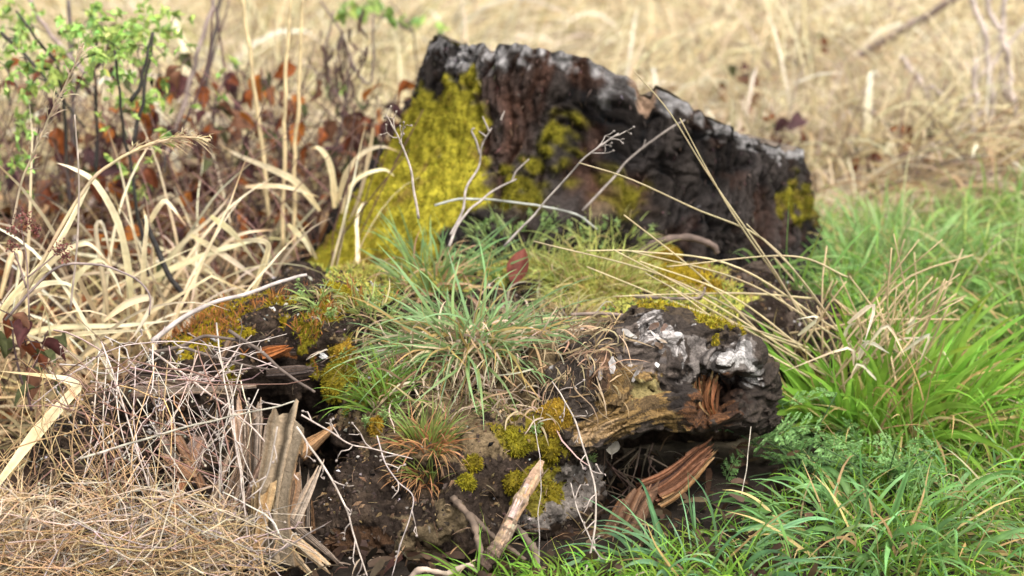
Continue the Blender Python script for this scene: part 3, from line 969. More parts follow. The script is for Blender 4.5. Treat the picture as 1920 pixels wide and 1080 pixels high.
# ------------------------------------------------------------------ moss cushions
def cushion(px_, py_, wpx, hpx, colr, label, lift=0.25, fz=900):
    p0, n0 = hit(px_, py_)
    s = p0[1] * KW / 1920 * 1.045
    rx, rz = wpx * s / 2, hpx * s / 2
    ax_z = nrm(n0 + A(0, -0.5, 0.6))
    ax_x = nrm(np.cross(A(0, 1, 0.1), ax_z))
    ax_y = np.cross(ax_z, ax_x)
    c_ = p0 - n0 * rz * lift
    root = thing('moss_cushion', label, 'moss', c_, 'moss cushions on the rotten log')
    nu, nv = 40, 24
    U, W_ = np.meshgrid(np.linspace(0, 2 * math.pi, nu, endpoint=False), np.linspace(0.04, 2.5, nv), indexing='ij')
    dr = (np.cos(U) * np.sin(W_))[..., None] * ax_x * rx + (np.sin(U) * np.sin(W_))[..., None] * ax_y * (rx + rz) / 2 + np.cos(W_)[..., None] * ax_z * rz
    V = (c_ + dr).reshape(-1, 3)
    N_ = nrm(dr.reshape(-1, 3))
    V = V + N_ * (0.24 * rx * vn(V, rx * 0.75, 501) + 0.09 * rx * vn(V, rx * .3, 502))[:, None]
    a = np.arange(nu)[:, None] * nv
    a2 = ((np.arange(nu) + 1) % nu)[:, None] * nv
    b_ = np.arange(nv - 1)[None]
    Qc = np.stack([a + b_, a + b_ + 1, a2 + b_ + 1, a2 + b_], -1).reshape(-1, 4)
    colr = np.array(colr)
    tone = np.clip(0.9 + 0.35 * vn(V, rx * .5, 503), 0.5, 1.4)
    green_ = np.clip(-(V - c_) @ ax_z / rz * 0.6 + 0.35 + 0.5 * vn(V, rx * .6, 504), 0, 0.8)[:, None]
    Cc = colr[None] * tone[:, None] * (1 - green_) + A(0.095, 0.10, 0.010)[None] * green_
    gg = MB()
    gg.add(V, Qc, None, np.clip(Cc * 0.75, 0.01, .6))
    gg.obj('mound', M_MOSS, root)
    gg = MB()
    p, n, vi = scatter(V, Qc, np.ones(len(V)), fz)
    n = nrm(p - c_)
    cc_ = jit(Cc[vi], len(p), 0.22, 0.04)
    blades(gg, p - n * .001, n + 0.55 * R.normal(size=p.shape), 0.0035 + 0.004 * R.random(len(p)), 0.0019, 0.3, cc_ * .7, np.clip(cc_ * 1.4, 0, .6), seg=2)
    stuff(gg.obj('moss_shoots', M_MOSS, root, smooth=False))


GOLD, OLIV, LIME = (0.30, 0.185, 0.022), (0.20, 0.155, 0.012), (0.22, 0.19, 0.014)
cushion(632, 715, 78, 62, OLIV, 'biggest olive moss cushion hanging over the soil edge above the dark hole', fz=2200)
cushion(645, 662, 56, 40, GOLD, 'brownish moss cushion just above the biggest olive cushion', fz=1200)
cushion(1040, 788, 80, 66, GOLD, 'large golden moss cushion beside the pale end of the arching root', fz=2200)
cushion(962, 832, 58, 38, LIME, 'bright yellow green moss cushion in front of the large golden cushion', fz=1100)
cushion(888, 870, 30, 40, OLIV, 'narrow moss cushion below the small reddish grass tuft', fz=700)
cushion(877, 905, 32, 28, LIME, 'lowest small moss cushion over the bare soil lobe', fz=700)
cushion(706, 800, 36, 34, GOLD, 'small brown moss cushion left of the reddish grass tuft', fz=700)
cushion(628, 549, 66, 26, (0.26, 0.2, 0.012), 'flat golden moss cushion on the log crest behind the green tuft', fz=900)
cushion(1245, 482, 60, 24, (0.24, 0.15, 0.012), 'flat orange yellow moss cushion near the foot of the stump', fz=900)
cushion(1270, 520, 80, 34, (0.30, 0.21, 0.014), 'wide golden moss cushion behind the grey root', fz=1200)
cushion(1345, 545, 60, 28, (0.25, 0.16, 0.012), 'ochre moss cushion under the fan of straw stems', fz=900)
cushion(962, 905, 34, 60, OLIV, 'upright moss cushion at the top of the peeling stick', fz=900)
cushion(1030, 850, 50, 36, OLIV, 'dark olive moss cushion below the large golden cushion', fz=800)
cushion(1035, 930, 40, 60, OLIV, 'hanging moss cushion beside the grey wood slab', fz=800)

# ------------------------------------------------------------------ grass tufts on the log
def tuft(name, label, px_, py_, rad, groups, cat='grass tuft', zoff=0.0, grp=None, back=0.0):
    p0, n0 = hit(px_, py_)
    root = thing(name, label, cat, p0, grp)
    for gname, m_, n, L0, L1, W, dr, col0, col1, spread, upb, wob in groups:
        gg = MB()
        an = R.random(n) * 2 * math.pi
        rr = rad * np.sqrt(R.random(n))
        x = p0[0] + rr * np.cos(an)
        y = p0[1] + rr * np.sin(an) * 0.8
        z = np.array([drop(a, b_, 0.9)[0] for a, b_ in zip(x, y)])
        rt = np.stack([x, y, np.minimum(z, p0[2] + 0.03) + zoff], 1)
        d = np.stack([np.cos(an) * rr / rad, np.sin(an) * rr / rad, 0 * an], 1) * spread + R.normal(size=(n, 3)) * A(.3, .3, .18) * spread + A(0, -0.05 + (back if gname == 'green_blades' else -back), upb)
        cA, cB = jit(col0, n, 0.18, 0.07), jit(col1, n, 0.2, 0.07)
        L = L0 + (L1 - L0) * R.random(n)
        blades(gg, rt, d, L, W * (0.6 + 0.7 * R.random(n)), dr * (0.5 + R.random(n)), cA, cB, seg=8, wob=wob)
        stuff(gg.obj(gname, m_, root))
    return root


BG0, BG1 = (0.19, 0.27, 0.09), (0.27, 0.41, 0.19)
tuft('grass_tuft', 'big blue green grass tuft spreading on top of the rotten log', 885, 634, 0.072,
     [('green_blades', M_GRASS, 350, 0.06, 0.20, 0.0044, 0.75, BG0, BG1, 1.2, 0.36, 0.06),
      ('yellowed_blades', M_GRASS, 150, 0.06, 0.17, 0.0036, 1.1, (0.36, 0.27, 0.10), (0.50, 0.34, 0.13), 1.1, 0.35, 0.1),
      ('dry_blades', M_DRY, 360, 0.05, 0.14, 0.0036, 2.4, (0.46, 0.34, 0.21), (0.60, 0.49, 0.35), 1.3, 0.2, 0.16)], back=0.16)
tuft('grass_tuft', 'upright grass clump leaning over the yellow moss behind the big tuft', 815, 520, 0.055,
     [('green_blades', M_GRASS, 80, 0.07, 0.15, 0.0042, 0.5, BG0, (0.19, 0.34, 0.15), 0.8, 0.75, 0.05),
      ('dry_blades', M_DRY, 60, 0.06, 0.12, 0.0036, 1.6, (0.36, 0.22, 0.12), (0.5, 0.34, 0.2), 1.0, 0.5, 0.15)])
tuft('grass_tuft', 'small reddish brown grass tuft at the edge of the bare soil', 800, 835, 0.028,
     [('green_blades', M_GRASS, 150, 0.035, 0.075, 0.0022, 0.6, (0.17, 0.2, 0.04), (0.2, 0.27, 0.08), 0.9, 0.9, 0.05),
      ('reddish_blades', M_DRY, 240, 0.03, 0.075, 0.0020, 1.4, (0.30, 0.13, 0.05), (0.42, 0.24, 0.12), 1.2, 0.5, 0.1)])
tuft('grass_tuft', 'thin bright green grass tuft between moss cushion and big tuft', 715, 740, 0.025,
     [('green_blades', M_GRASS, 90, 0.04, 0.10, 0.0026, 0.9, (0.15, 0.25, 0.04), (0.19, 0.33, 0.06), 0.9, 0.7, 0.08)])
tuft('grass_tuft', 'yellow green fine grass tuft right of the red leaf', 1110, 540, 0.07,
     [('green_blades', M_GRASS, 330, 0.05, 0.12, 0.0026, 0.9, (0.32, 0.34, 0.08), (0.44, 0.46, 0.15), 1.0, 0.6, 0.06),
      ('dry_blades', M_DRY, 160, 0.04, 0.11, 0.0024, 1.8, (0.4, 0.28, 0.1), (0.5, 0.4, 0.2), 1.1, 0.4, 0.12)])
tuft('grass_tuft', 'pale green fine grass tuft under the forked twig', 960, 480, 0.05,
     [('green_blades', M_GRASS, 220, 0.04, 0.10, 0.0028, 0.8, (0.26, 0.34, 0.10), (0.34, 0.44, 0.18), 0.9, 0.7, 0.06)])

for lb, tx, ty, rd_, n_, L0_, L1_, cA_, cB_ in (
        ('short pale green turf tuft on the left shoulder of the log top', 690, 585, .035, 130, .03, .08, (0.24, .30, .09), (0.36, .44, .15)),
        ('short straw flecked turf tuft left below the big tuft', 735, 655, .03, 110, .03, .07, (0.24, .28, .08), (0.34, .40, .12)),
        ('short yellow turf tuft between red leaf and straw fan', 1035, 500, .05, 200, .03, .075, (0.32, .34, .08), (0.44, .46, .15)),
        ('low lime turf tuft at the foot of the stump', 1150, 480, .05, 200, .03, .07, (0.32, .36, .09), (0.42, .48, .16)),
        ('low yellow turf tuft on the shelf behind the grey root', 1190, 545, .05, 200, .025, .06, (0.36, .34, .08), (0.50, .46, .16)),
        ('thin straw coloured turf tuft between big tuft and grey root', 1060, 610, .035, 130, .03, .08, (0.34, .28, .12), (0.44, .38, .16)),
        ('small green turf tuft left of the large golden cushion', 945, 775, .02, 60, .025, .055, (0.2, .26, .06), (0.28, .36, .1)),
        ('tiny turf tuft on the mossy crest of the left lobe', 600, 565, .02, 60, .02, .05, (0.24, .30, .09), (0.34, .42, .14))):
    tuft('turf_tuft', lb, tx, ty, rd_, [('green_blades', M_GRASS, n_, L0_, L1_, .0024, .9, cA_, cB_, 1.0, .6, .08), ('dry_blades', M_DRY, n_ // 2, L0_, L1_, .0022, 2.0, (0.42, .30, .15), (0.54, .43, .26), 1.2, .3, .16)], grp='turf tufts on the rotten log')

# ------------------------------------------------------------------ splintered wood at the broken left end of the log
def splinter(base_p, tip_p, w, dp, colr, seed, face=A(0, -1, 0.35), name='splinter', bend=0.0, taper=0.8, ridge=1.0):
    n, m_ = 30, 18
    base_p, tip_p = np.array(base_p), np.array(tip_p)
    d = nrm(tip_p - base_p)
    L = np.linalg.norm(tip_p - base_p)
    s = nrm(np.cross(d, face))
    f = np.cross(s, d)
    a = np.linspace(0, 2 * math.pi, n, endpoint=False)
    rr_ = np.random.default_rng(seed)
    rg = 1 + ridge * (0.20 * rr_.normal(size=n) + 0.22 * np.repeat(rr_.normal(size=10), 3))
    cs_, sn_ = np.sign(np.cos(a)) * np.abs(np.cos(a)) ** 0.7, np.sign(np.sin(a)) * np.abs(np.sin(a)) ** 0.7
    tipo = 1 - 0.10 * np.abs(rr_.normal(size=n)) - 0.12 * np.abs(np.repeat(rr_.normal(size=10), 3)) - 0.10 * (1 + np.cos(a + rr_.random() * 6))
    V = np.zeros((m_, n, 3))
    tw = rr_.normal() * 0.25
    for k in range(m_):
        t = k / (m_ - 1)
        ww = w / 2 * (1 - (1 - taper) * t ** 1.5) * (0.82 + 0.18 * math.cos(t * 5 + seed))
        h = np.minimum(t, tipo) if t > 0.7 else t
        off = bend * math.sin(t * math.pi) * s + 0.3 * bend * math.sin(t * 7) * s + 0.008 * w * rr_.normal() * s
        ca, sa = math.cos(tw * t), math.sin(tw * t)
        X = rg * cs_ * ww
        Y_ = rg * sn_ * dp / 2 * (1 - 0.4 * t)
        V[k] = base_p + d * (np.asarray(h) * L)[..., None] * np.ones((n, 1)) + s * (X * ca - Y_ * sa)[:, None] + f * (X * sa + Y_ * ca)[:, None] + off
    V = V.reshape(-1, 3)
    i_ = np.arange(m_ - 1)[:, None] * n
    j_ = np.arange(n)[None]
    jj_ = (j_ + 1) % n
    Q_ = np.stack([i_ + j_, i_ + jj_, i_ + n + jj_, i_ + n + j_], -1).reshape(-1, 4)
    cen_ = V[-n:].mean(0) - d * 0.004
    V = np.vstack([V, cen_])
    T_ = np.stack([(m_ - 1) * n + np.arange(n), (m_ - 1) * n + (np.arange(n) + 1) % n, np.full(n, m_ * n)], 1)
    st = np.clip(0.95 + 0.42 * rr_.normal(size=n) + 0.30 * np.repeat(rr_.normal(size=10), 3), 0.3, 1.8)
    cc_ = np.array(colr)[None, None] * st[None, :, None] * (0.8 + 0.25 * np.linspace(0, 1, m_))[:, None, None]
    warm = np.clip(rr_.normal(size=n) * .5, 0, 1)[None, :, None]
    cc_ = cc_ * (1 - warm * A(0.0, 0.25, 0.5))
    C_ = np.vstack([cc_.reshape(-1, 3), np.array(colr)[None] * 1.1])
    gg = MB()
    gg.add(V, Q_, T_, np.clip(C_, 0.01, 0.6))
    return gg.obj(name, M_WOOD, log, smooth=False)


GT, TN, BR = (0.20, 0.155, 0.12), (0.22, 0.16, 0.10), (0.15, 0.085, 0.045)


def spl(x0, y0, x1, y1, Y0, Y1, wpx, dpx, colr, seed, **k):
    s = Y0 * KW / 1920 * 1.04
    return splinter(P(x0, y0, Y0), P(x1, y1, Y1), wpx * s, dpx * s, colr, seed, **k)


big = spl(502, 1050, 550, 724, 2.69, 2.75, 88, 60, (0.20, 0.155, 0.105), 1, bend=-0.008, taper=0.62, ridge=.85)
big['label'] = 'tall square ended stake of weathered wood'
spl(478, 1040, 500, 885, 2.67, 2.70, 44, 38, (0.20, 0.14, 0.075), 2, taper=0.95)
spl(528, 1000, 552, 860, 2.745, 2.77, 40, 30, (0.25, 0.16, 0.10), 3)
spl(540, 1005, 612, 848, 2.735, 2.79, 24, 10, (0.27, 0.215, 0.165), 4, taper=0.3, ridge=.5)
spl(565, 985, 560, 850, 2.76, 2.79, 12, 9, GT, 5, taper=0.5)
spl(574, 990, 580, 870, 2.77, 2.80, 10, 8, GT, 6, taper=0.5)
spl(588, 1000, 585, 930, 2.78, 2.79, 10, 8, BR, 7, taper=0.5)
spl(480, 900, 488, 725, 2.84, 2.90, 22, 14, GT, 8)
spl(455, 880, 438, 735, 2.86, 2.93, 26, 14, (0.26, 0.18, 0.13), 9)
spl(470, 900, 462, 745, 2.84, 2.90, 18, 12, (0.22, 0.17, 0.13), 10)
spl(500, 890, 505, 770, 2.86, 2.90, 20, 14, GT, 11)
spl(560, 850, 640, 790, 2.84, 2.88, 26, 14, (0.22, 0.125, 0.06), 12, taper=.4)
spl(250, 735, 500, 728, 2.96, 2.96, 18, 12, GT, 13, taper=.5)
spl(265, 712, 470, 745, 2.98, 2.95, 14, 10, (0.24, 0.18, 0.13), 14, taper=.4)
spl(245, 700, 420, 716, 3.0, 2.98, 24, 14, (0.10, 0.075, 0.06), 15, taper=.5)
spl(380, 915, 300, 760, 2.86, 2.94, 22, 14, (0.2, 0.12, 0.075), 16, taper=.4)
spl(360, 900, 285, 840, 2.84, 2.88, 24, 12, (0.23, 0.14, 0.09), 17, taper=.4)
spl(335, 870, 280, 780, 2.9, 2.95, 20, 12, GT, 18, taper=.4)
spl(420, 980, 470, 800, 2.78, 2.86, 30, 18, (0.2, 0.14, 0.1), 19, taper=.5)
spl(395, 960, 440, 820, 2.80, 2.87, 24, 14, (0.24, 0.17, 0.12), 20, taper=.5)
spl(440, 990, 505, 840, 2.77, 2.84, 20, 14, (0.17, 0.11, 0.08), 21, taper=.5)
spl(520, 985, 640, 1085, 2.72, 2.67, 22, 12, (0.30, 0.235, 0.16), 22, taper=.6)
spl(505, 1000, 600, 1095, 2.71, 2.66, 20, 12, (0.26, 0.20, 0.13), 23, taper=.6)
spl(540, 975, 660, 1075, 2.73, 2.68, 14, 10, GT, 24, taper=.6)
spl(430, 640, 408, 690, 3.05, 3.02, 14, 10, (0.12, 0.085, 0.06), 25, taper=.5)
spl(330, 760, 380, 695, 2.98, 3.0, 26, 16, (0.14, 0.075, 0.04), 26, taper=.6)
spl(320, 980, 350, 870, 2.80, 2.86, 22, 14, (0.22, 0.10, 0.05), 27, taper=.6)
spl(470, 660, 700, 650, 3.06, 3.06, 26, 18, (0.07, 0.05, 0.04), 28, taper=.6)
spl(500, 700, 610, 690, 3.02, 3.02, 20, 14, (0.06, 0.045, 0.038), 29, taper=.6)
spl(490, 665, 555, 648, 3.03, 3.04, 24, 14, (0.20, 0.075, 0.025), 30, taper=.6)
# curled honeycombed wood behind the straws
spl(355, 880, 385, 800, 2.90, 2.94, 40, 20, (0.27, 0.19, 0.155), 31, ridge=1.6)

# the red brown root under the arch
rt = thing('exposed_root', 'split red brown root propped under the arching grey wood', 'root', P(1150, 1000, 2.86))
strands = [(1120, 1030, 1205, 900, 2.83, 2.90, 40, 36, (0.10, 0.058, 0.036), .8), (1150, 1020, 1240, 885, 2.84, 2.91, 30, 30, (0.12, 0.066, 0.04), .8)]
for k_ in range(11):
    f = k_ / 10
    strands.append((1195 + 40 * f + 6 * R.normal(), 915 + 40 * f + 6 * R.normal(), 1340 + 20 * f * R.random(), 815 + 20 * f + 5 * R.normal(), 2.90 - .01 * R.random(), 3.02 - .02 * R.random(), R.uniform(13, 26), R.uniform(10, 20),
                    tuple(A(0.13, 0.062, 0.036) * R.uniform(.6, 1.3)) if f < .75 else (0.26, 0.16, 0.08), R.uniform(.4, .7)))
for k_, (x0, y0, x1, y1, Y0, Y1, w_, dpx, colr, tp) in enumerate(strands):
    s = Y0 * KW / 1920 * 1.04
    log_keep = log
    log = rt
    splinter(P(x0, y0, Y0), P(x1, y1, Y1), w_ * s, dpx * s, colr, 60 + k_, name='wood_strand', taper=tp, bend=0.006, ridge=.7)
    log = log_keep
# curled flakes of grey wood peeling from the arching root
for k_ in range(16):
    q, n0 = hit(R.uniform(1085, 1275), R.uniform(600, 700))
    t = nrm(np.cross(n0, R.normal(size=3)))
    b_ = np.cross(n0, t)
    l_ = R.uniform(.008, .022)
    gg = MB()
    pth = cr([q - t * l_ - n0 * .001, q + n0 * R.uniform(.001, .004), q + t * l_ * .8 + n0 * R.uniform(.002, .010)], 7)
    cF = jit([(0.16, .135, .12), (0.09, .06, .045), (0.24, .215, .2)][k_ % 3], 1, .2, .015)[0]
    ribbon(gg, pth, R.uniform(.005, .011), n0, cF, cF * 1.1, fold=R.uniform(-.3, .3), prof=np.clip(A(.4, .8, 1, 1, .9, .7, .3) * (1 + .25 * R.normal(size=7)), .1, 1.3))
    o = gg.obj('wood_flake', M_WOOD, log)

# torn red fibres inside the hollow end
gg = MB()
for k_ in range(70):
    f = R.random()
    q = P(1285 + 60 * f + 8 * R.normal(), 722 + 10 * R.normal() - 8 * f, 2.985 + .02 * R.random())
    e = P(1300 + 50 * f + 8 * R.normal(), 800 + 6 * R.normal() - 12 * f, 2.965 + .03 * R.random())
    m_ = (q + e) / 2 + A(-.010 + .004 * R.normal(), .004 * R.normal(), .003)
    cF = jit([(0.15, .062, .026), (0.09, .04, .02), (0.24, .15, .07)][k_ % 3], 1, .3, .03)[0]
    ribbon(gg, cr([q, m_, e], 7), R.uniform(.0025, .006), A(.2, -1, .2) + .4 * R.normal(size=3), cF, cF * .8, fold=.3, twist=.6 * R.normal())
stuff(gg.obj('wood_fibres', M_WOOD, log))
# rootlets and a grey shard in the dark hollow
gg = MB()
for k_ in range(26):
    q = P(R.uniform(1100, 1260), R.uniform(830, 880), R.uniform(2.95, 3.02))
    tube(gg, cr([q, q + A(.02 * R.normal(), -.01, -.03), q + A(.05 * R.normal(), -.02 * R.random(), -.07)], 7), np.linspace(.002, .0008, 7), 3, jit((0.12, .085, .06), 1, .3)[0], cap=False)
stuff(gg.obj('rootlets', M_WOOD, log))

# ------------------------------------------------------------------ sticks, twigs and stalks
def wig(pts, n, amp=0.002):
    p = cr(pts, n)
    return p + amp * np.stack([vn(p, 0.03, int(R.integers(9999))) for _ in range(3)], -1) * np.sin(np.linspace(0, math.pi, n))[:, None]


def PX(lst, Y):
    """points from pixels; Y a number or one number per point"""
    ys = np.broadcast_to(np.asarray(Y, float), (len(lst),))
    return [P(a, b_, y) for (a, b_), y in zip(lst, ys)]


def branchlets(mb, path, n, L, r, colr, f0=0.25, seeds=0.0, forks=2, ang=0.9, rev=False):
    """short forked side twigs"""
    path = np.asarray(path)
    m_ = len(path)
    for k in range(n):
        f = f0 + (1 - f0) * (k + 0.5 * R.random()) / n
        i_ = min(m_ - 2, int(f * (m_ - 1)))
        t = nrm(path[i_ + 1] - path[i_])
        if rev: t = -t
        d = nrm(t + ang * nrm(np.cross(t, R.normal(size=3))) + A(0, 0, 0.15))
        l = L * (0.5 + 0.8 * R.random())
        q = path[i_]
        e = q + d * l
        tube(mb, wig([q, (q + e) / 2 + 0.1 * l * R.normal(size=3) * .5, e], 5, 0.001), np.linspace(r, r * .7, 5), 4, colr)
        for _ in range(forks):
            d2 = nrm(d + 0.8 * R.normal(size=3))
            e2 = e + d2 * l * (0.3 + 0.35 * R.random())
            tube(mb, [e, (e + e2) / 2 + 0.05 * l * R.normal(size=3), e2], np.linspace(r * .75, r * .5, 3), 3, colr)
            if R.random() < seeds:
                tube(mb, [e2, e2 + d2 * .002, e2 + d2 * .004], [0.0012, 0.0020, 0.0010], 5, np.array(colr) * 0.7)


def stick(name, label, cat, pts, r0, r1, colr, n=24, br=(), group=None, sides=6, amp=0.002, m_=None, nodes=0.0):
    """one twig: shaft and its side branches as parts"""
    m_ = m_ or M_STALK
    p = wig(pts, n, amp)
    root = thing(name, label, cat, p[0], group)
    gg = MB()
    rad = np.linspace(r0, r1, n) * (1 + nodes * R.normal(size=n) * .3)
    C_ = np.array(colr)[None] * (1 + 0.18 * R.normal(size=(n, 1)))
    tube(gg, p, rad, sides, np.clip(C_, 0.01, .8))
    gg.obj('stem', m_, root)
    for b_ in br:
        q = wig(b_[0], 12, amp * .7)
        gg = MB()
        tube(gg, q, np.linspace(b_[1], b_[2], 12), 5, colr)
        gg.obj('branch', m_, root)
    return root, p


GREYT, PALE, DRK = (0.32, 0.27, 0.23), (0.27, 0.23, 0.20), (0.10, 0.075, 0.06)
# broken stick with flaking bark leaning on the front
p0 = cr(PX([(903, 1062), (940, 1015), (975, 940), (1010, 880)], [2.66, 2.68, 2.72, 2.79]), 40)
root = thing('broken_stick', 'thick broken stick with peeling pale bark leaning on the log front', 'stick', p0[0])
gg = MB()
kk_ = np.linspace(0, 1, 40)[:, None]
cc_ = A(0.075, 0.05, 0.038) * (1 - np.clip(kk_ * 2.2 - .3, 0, 1)) + A(0.25, 0.18, 0.125) * np.clip(kk_ * 2.2 - .3, 0, 1)
tube(gg, p0, 0.0098 * (1 + 0.12 * R.normal(size=40)) * np.linspace(1.15, 0.8, 40), 9, cc_ * (1 + 0.25 * R.normal(size=(40, 1))))
gg.obj('shaft', M_WOOD, root, smooth=False)
for k_ in range(26):
    f = 0.25 + 0.74 * R.random()
    i_ = int(f * 38)
    t = nrm(p0[i_ + 1] - p0[i_])
    side = nrm(np.cross(t, R.normal(size=3)) + A(0, -0.7, 0.3))
    side = nrm(side - t * (side @ t))
    gg = MB()
    q0_ = p0[i_] + side * 0.0084
    ln = 0.012 + 0.02 * R.random()
    ribbon(gg, [q0_ - t * ln, q0_ + side * .001, q0_ + t * ln + side * (0.001 + 0.003 * R.random())], 0.008 + 0.005 * R.random(), side, jit((0.36, 0.27, 0.2), 1)[0], jit((0.42, 0.33, 0.26), 1)[0], fold=-0.25, prof=A(0.8, 1, 0.6))
    gg.obj('bark_flake', M_WOOD, root)
stick('dark_root', 'thin dark root curving beside the peeling stick', 'root', PX([(850, 935), (880, 970), (895, 1010), (905, 1050)], [2.75, 2.71, 2.68, 2.66]), 0.0055, 0.004, (0.12, 0.085, 0.06), nodes=.6)
stick('dark_root', 'short brown root crossing behind the foot of the peeling stick', 'root', PX([(870, 950), (930, 1010), (985, 1050)], [2.76, 2.70, 2.67]), 0.004, 0.003, (0.10, 0.07, 0.05), nodes=.6)
stick('dark_root', 'brown root right of the peeling stick running into the grass', 'root', PX([(960, 980), (1000, 1030), (1010, 1085)], [2.78, 2.71, 2.66]), 0.006, 0.005, (0.11, 0.08, 0.06), nodes=.6)
stick('dark_root', 'curved dark root at the foot of the stump', 'root', PX([(1200, 475), (1235, 452), (1290, 446), (1335, 460), (1345, 475)], 3.52), 0.007, 0.005, (0.10, 0.07, 0.055), nodes=.4)
stick('pale_root', 'pale twisted root at the bottom below the soil lobe', 'root', PX([(770, 1085), (790, 1068), (840, 1075), (880, 1060), (905, 1085)], 2.655), 0.005, 0.003, (0.34, 0.26, 0.2), nodes=.5)

# forked twigs in front of the stump
Yt = 3.45
stick('forked_twig', 'pale forked twig standing upright before the yellow moss', 'twig', PX([(845, 440), (868, 395), (875, 350), (898, 310), (903, 275), (922, 240)], [3.3, 3.36, 3.4, 3.42, 3.42, 3.42]), 0.0026, 0.0013, PALE,
      br=[(PX([(900, 290), (893, 262), (885, 245), (890, 240)], 3.42), 0.0022, 0.0014), (PX([(918, 248), (910, 230), (905, 218)], 3.42), 0.002, 0.0012), (PX([(912, 256), (898, 246)], 3.42), 0.0018, 0.0012), (PX([(939, 225), (946, 208)], 3.45), 0.002, 0.001)])
stick('forked_twig', 'pale bent twig with two forks reaching right over the sedum', 'twig', PX([(842, 462), (862, 415), (895, 380), (935, 352), (968, 336)], [3.28, 3.32, 3.38, 3.42, 3.45]), 0.0026, 0.0013, PALE,
      br=[(PX([(960, 340), (970, 320), (992, 298)], 3.45), 0.002, 0.0012)])
stick('fallen_twig', 'long grey twig lying across before the stump', 'twig', PX([(815, 385), (870, 372), (950, 378), (1068, 397), (1120, 430)], [3.42, 3.44, 3.48, 3.52, 3.52]), 0.0024, 0.0017, (0.28, 0.28, 0.245))
r_, p_ = stick('dry_flower_stalk', 'slender dry stalk with forked tip slanting up to the right', 'dry stalk', PX([(945, 462), (1000, 403), (1060, 335), (1110, 285), (1160, 250)], [3.3, 3.3, 3.28, 3.26, 3.25]), 0.0021, 0.0012, (0.30, 0.26, 0.23))
gg = MB()
branchlets(gg, p_, 5, 0.022, 0.0011, (0.30, 0.26, 0.23), 0.75, 0.8)
stuff(gg.obj('flower_branches', M_STALK, r_))
stick('bare_twig', 'grey straight twig resting on the stump face', 'twig', PX([(1092, 395), (1140, 345), (1185, 295), (1250, 245), (1284, 225)], [3.5, 3.52, 3.54, 3.55, 3.56]), 0.0022, 0.0013, (0.22, 0.185, 0.16),
      br=[(PX([(1205, 280), (1210, 262)], 3.55), 0.0015, 0.001)])
r_, p_ = stick('dry_flower_stalk', 'thin seed headed stalk before the left edge of the stump', 'dry stalk', PX([(785, 410), (775, 350), (765, 300), (748, 260), (733, 232)], [3.2, 3.2, 3.2, 3.2, 3.19]), 0.0022, 0.0012, (0.37, 0.31, 0.26))
gg = MB()
branchlets(gg, p_, 6, 0.022, 0.001, (0.33, 0.27, 0.22), 0.6, 1.0)
stuff(gg.obj('seed_branches', M_STALK, r_))

# twigs on the left lobe
stick('fallen_twig', 'long grey twig along the mossy crest at the left', 'twig', PX([(285, 640), (340, 598), (400, 568), (470, 550), (545, 522), (575, 515)], [3.06, 3.09, 3.12, 3.14, 3.16, 3.17]), 0.0042, 0.0024, (0.36, 0.31, 0.28))
stick('dark_twig', 'dark brown twig sloping down from the mossy lobe to the stake', 'twig', PX([(430, 620), (490, 660), (545, 705), (590, 735)], [2.98, 2.93, 2.90, 2.86]), 0.003, 0.002, DRK)
stick('dark_twig', 'arched dark twig lying low over the left lobe', 'twig', PX([(280, 662), (340, 650), (385, 628), (450, 640), (470, 652)], 2.97), 0.003, 0.002, DRK)
stick('dark_twig', 'thin dark twig under the arched one on the left lobe', 'twig', PX([(340, 650), (410, 672), (460, 685), (505, 693)], 2.95), 0.0026, 0.0016, DRK)
stick('fallen_twig', 'dark twig with forked end lying on moss before the straw fan', 'twig', PX([(1190, 555), (1240, 558), (1300, 560), (1318, 552), (1322, 538)], 3.2), 0.003, 0.0018, (0.22, 0.17, 0.14))
stick('fallen_twig', 'short dark twig lying behind the grey root', 'twig', PX([(1070, 590), (1120, 588), (1180, 592), (1240, 598)], 3.1), 0.003, 0.002, (0.2, 0.15, 0.12))
stick('fallen_twig', 'pale short twig end lying over the moss behind the grey root', 'twig', PX([(1290, 600), (1335, 606)], 3.13), 0.003, 0.0026, (0.45, 0.4, 0.35))

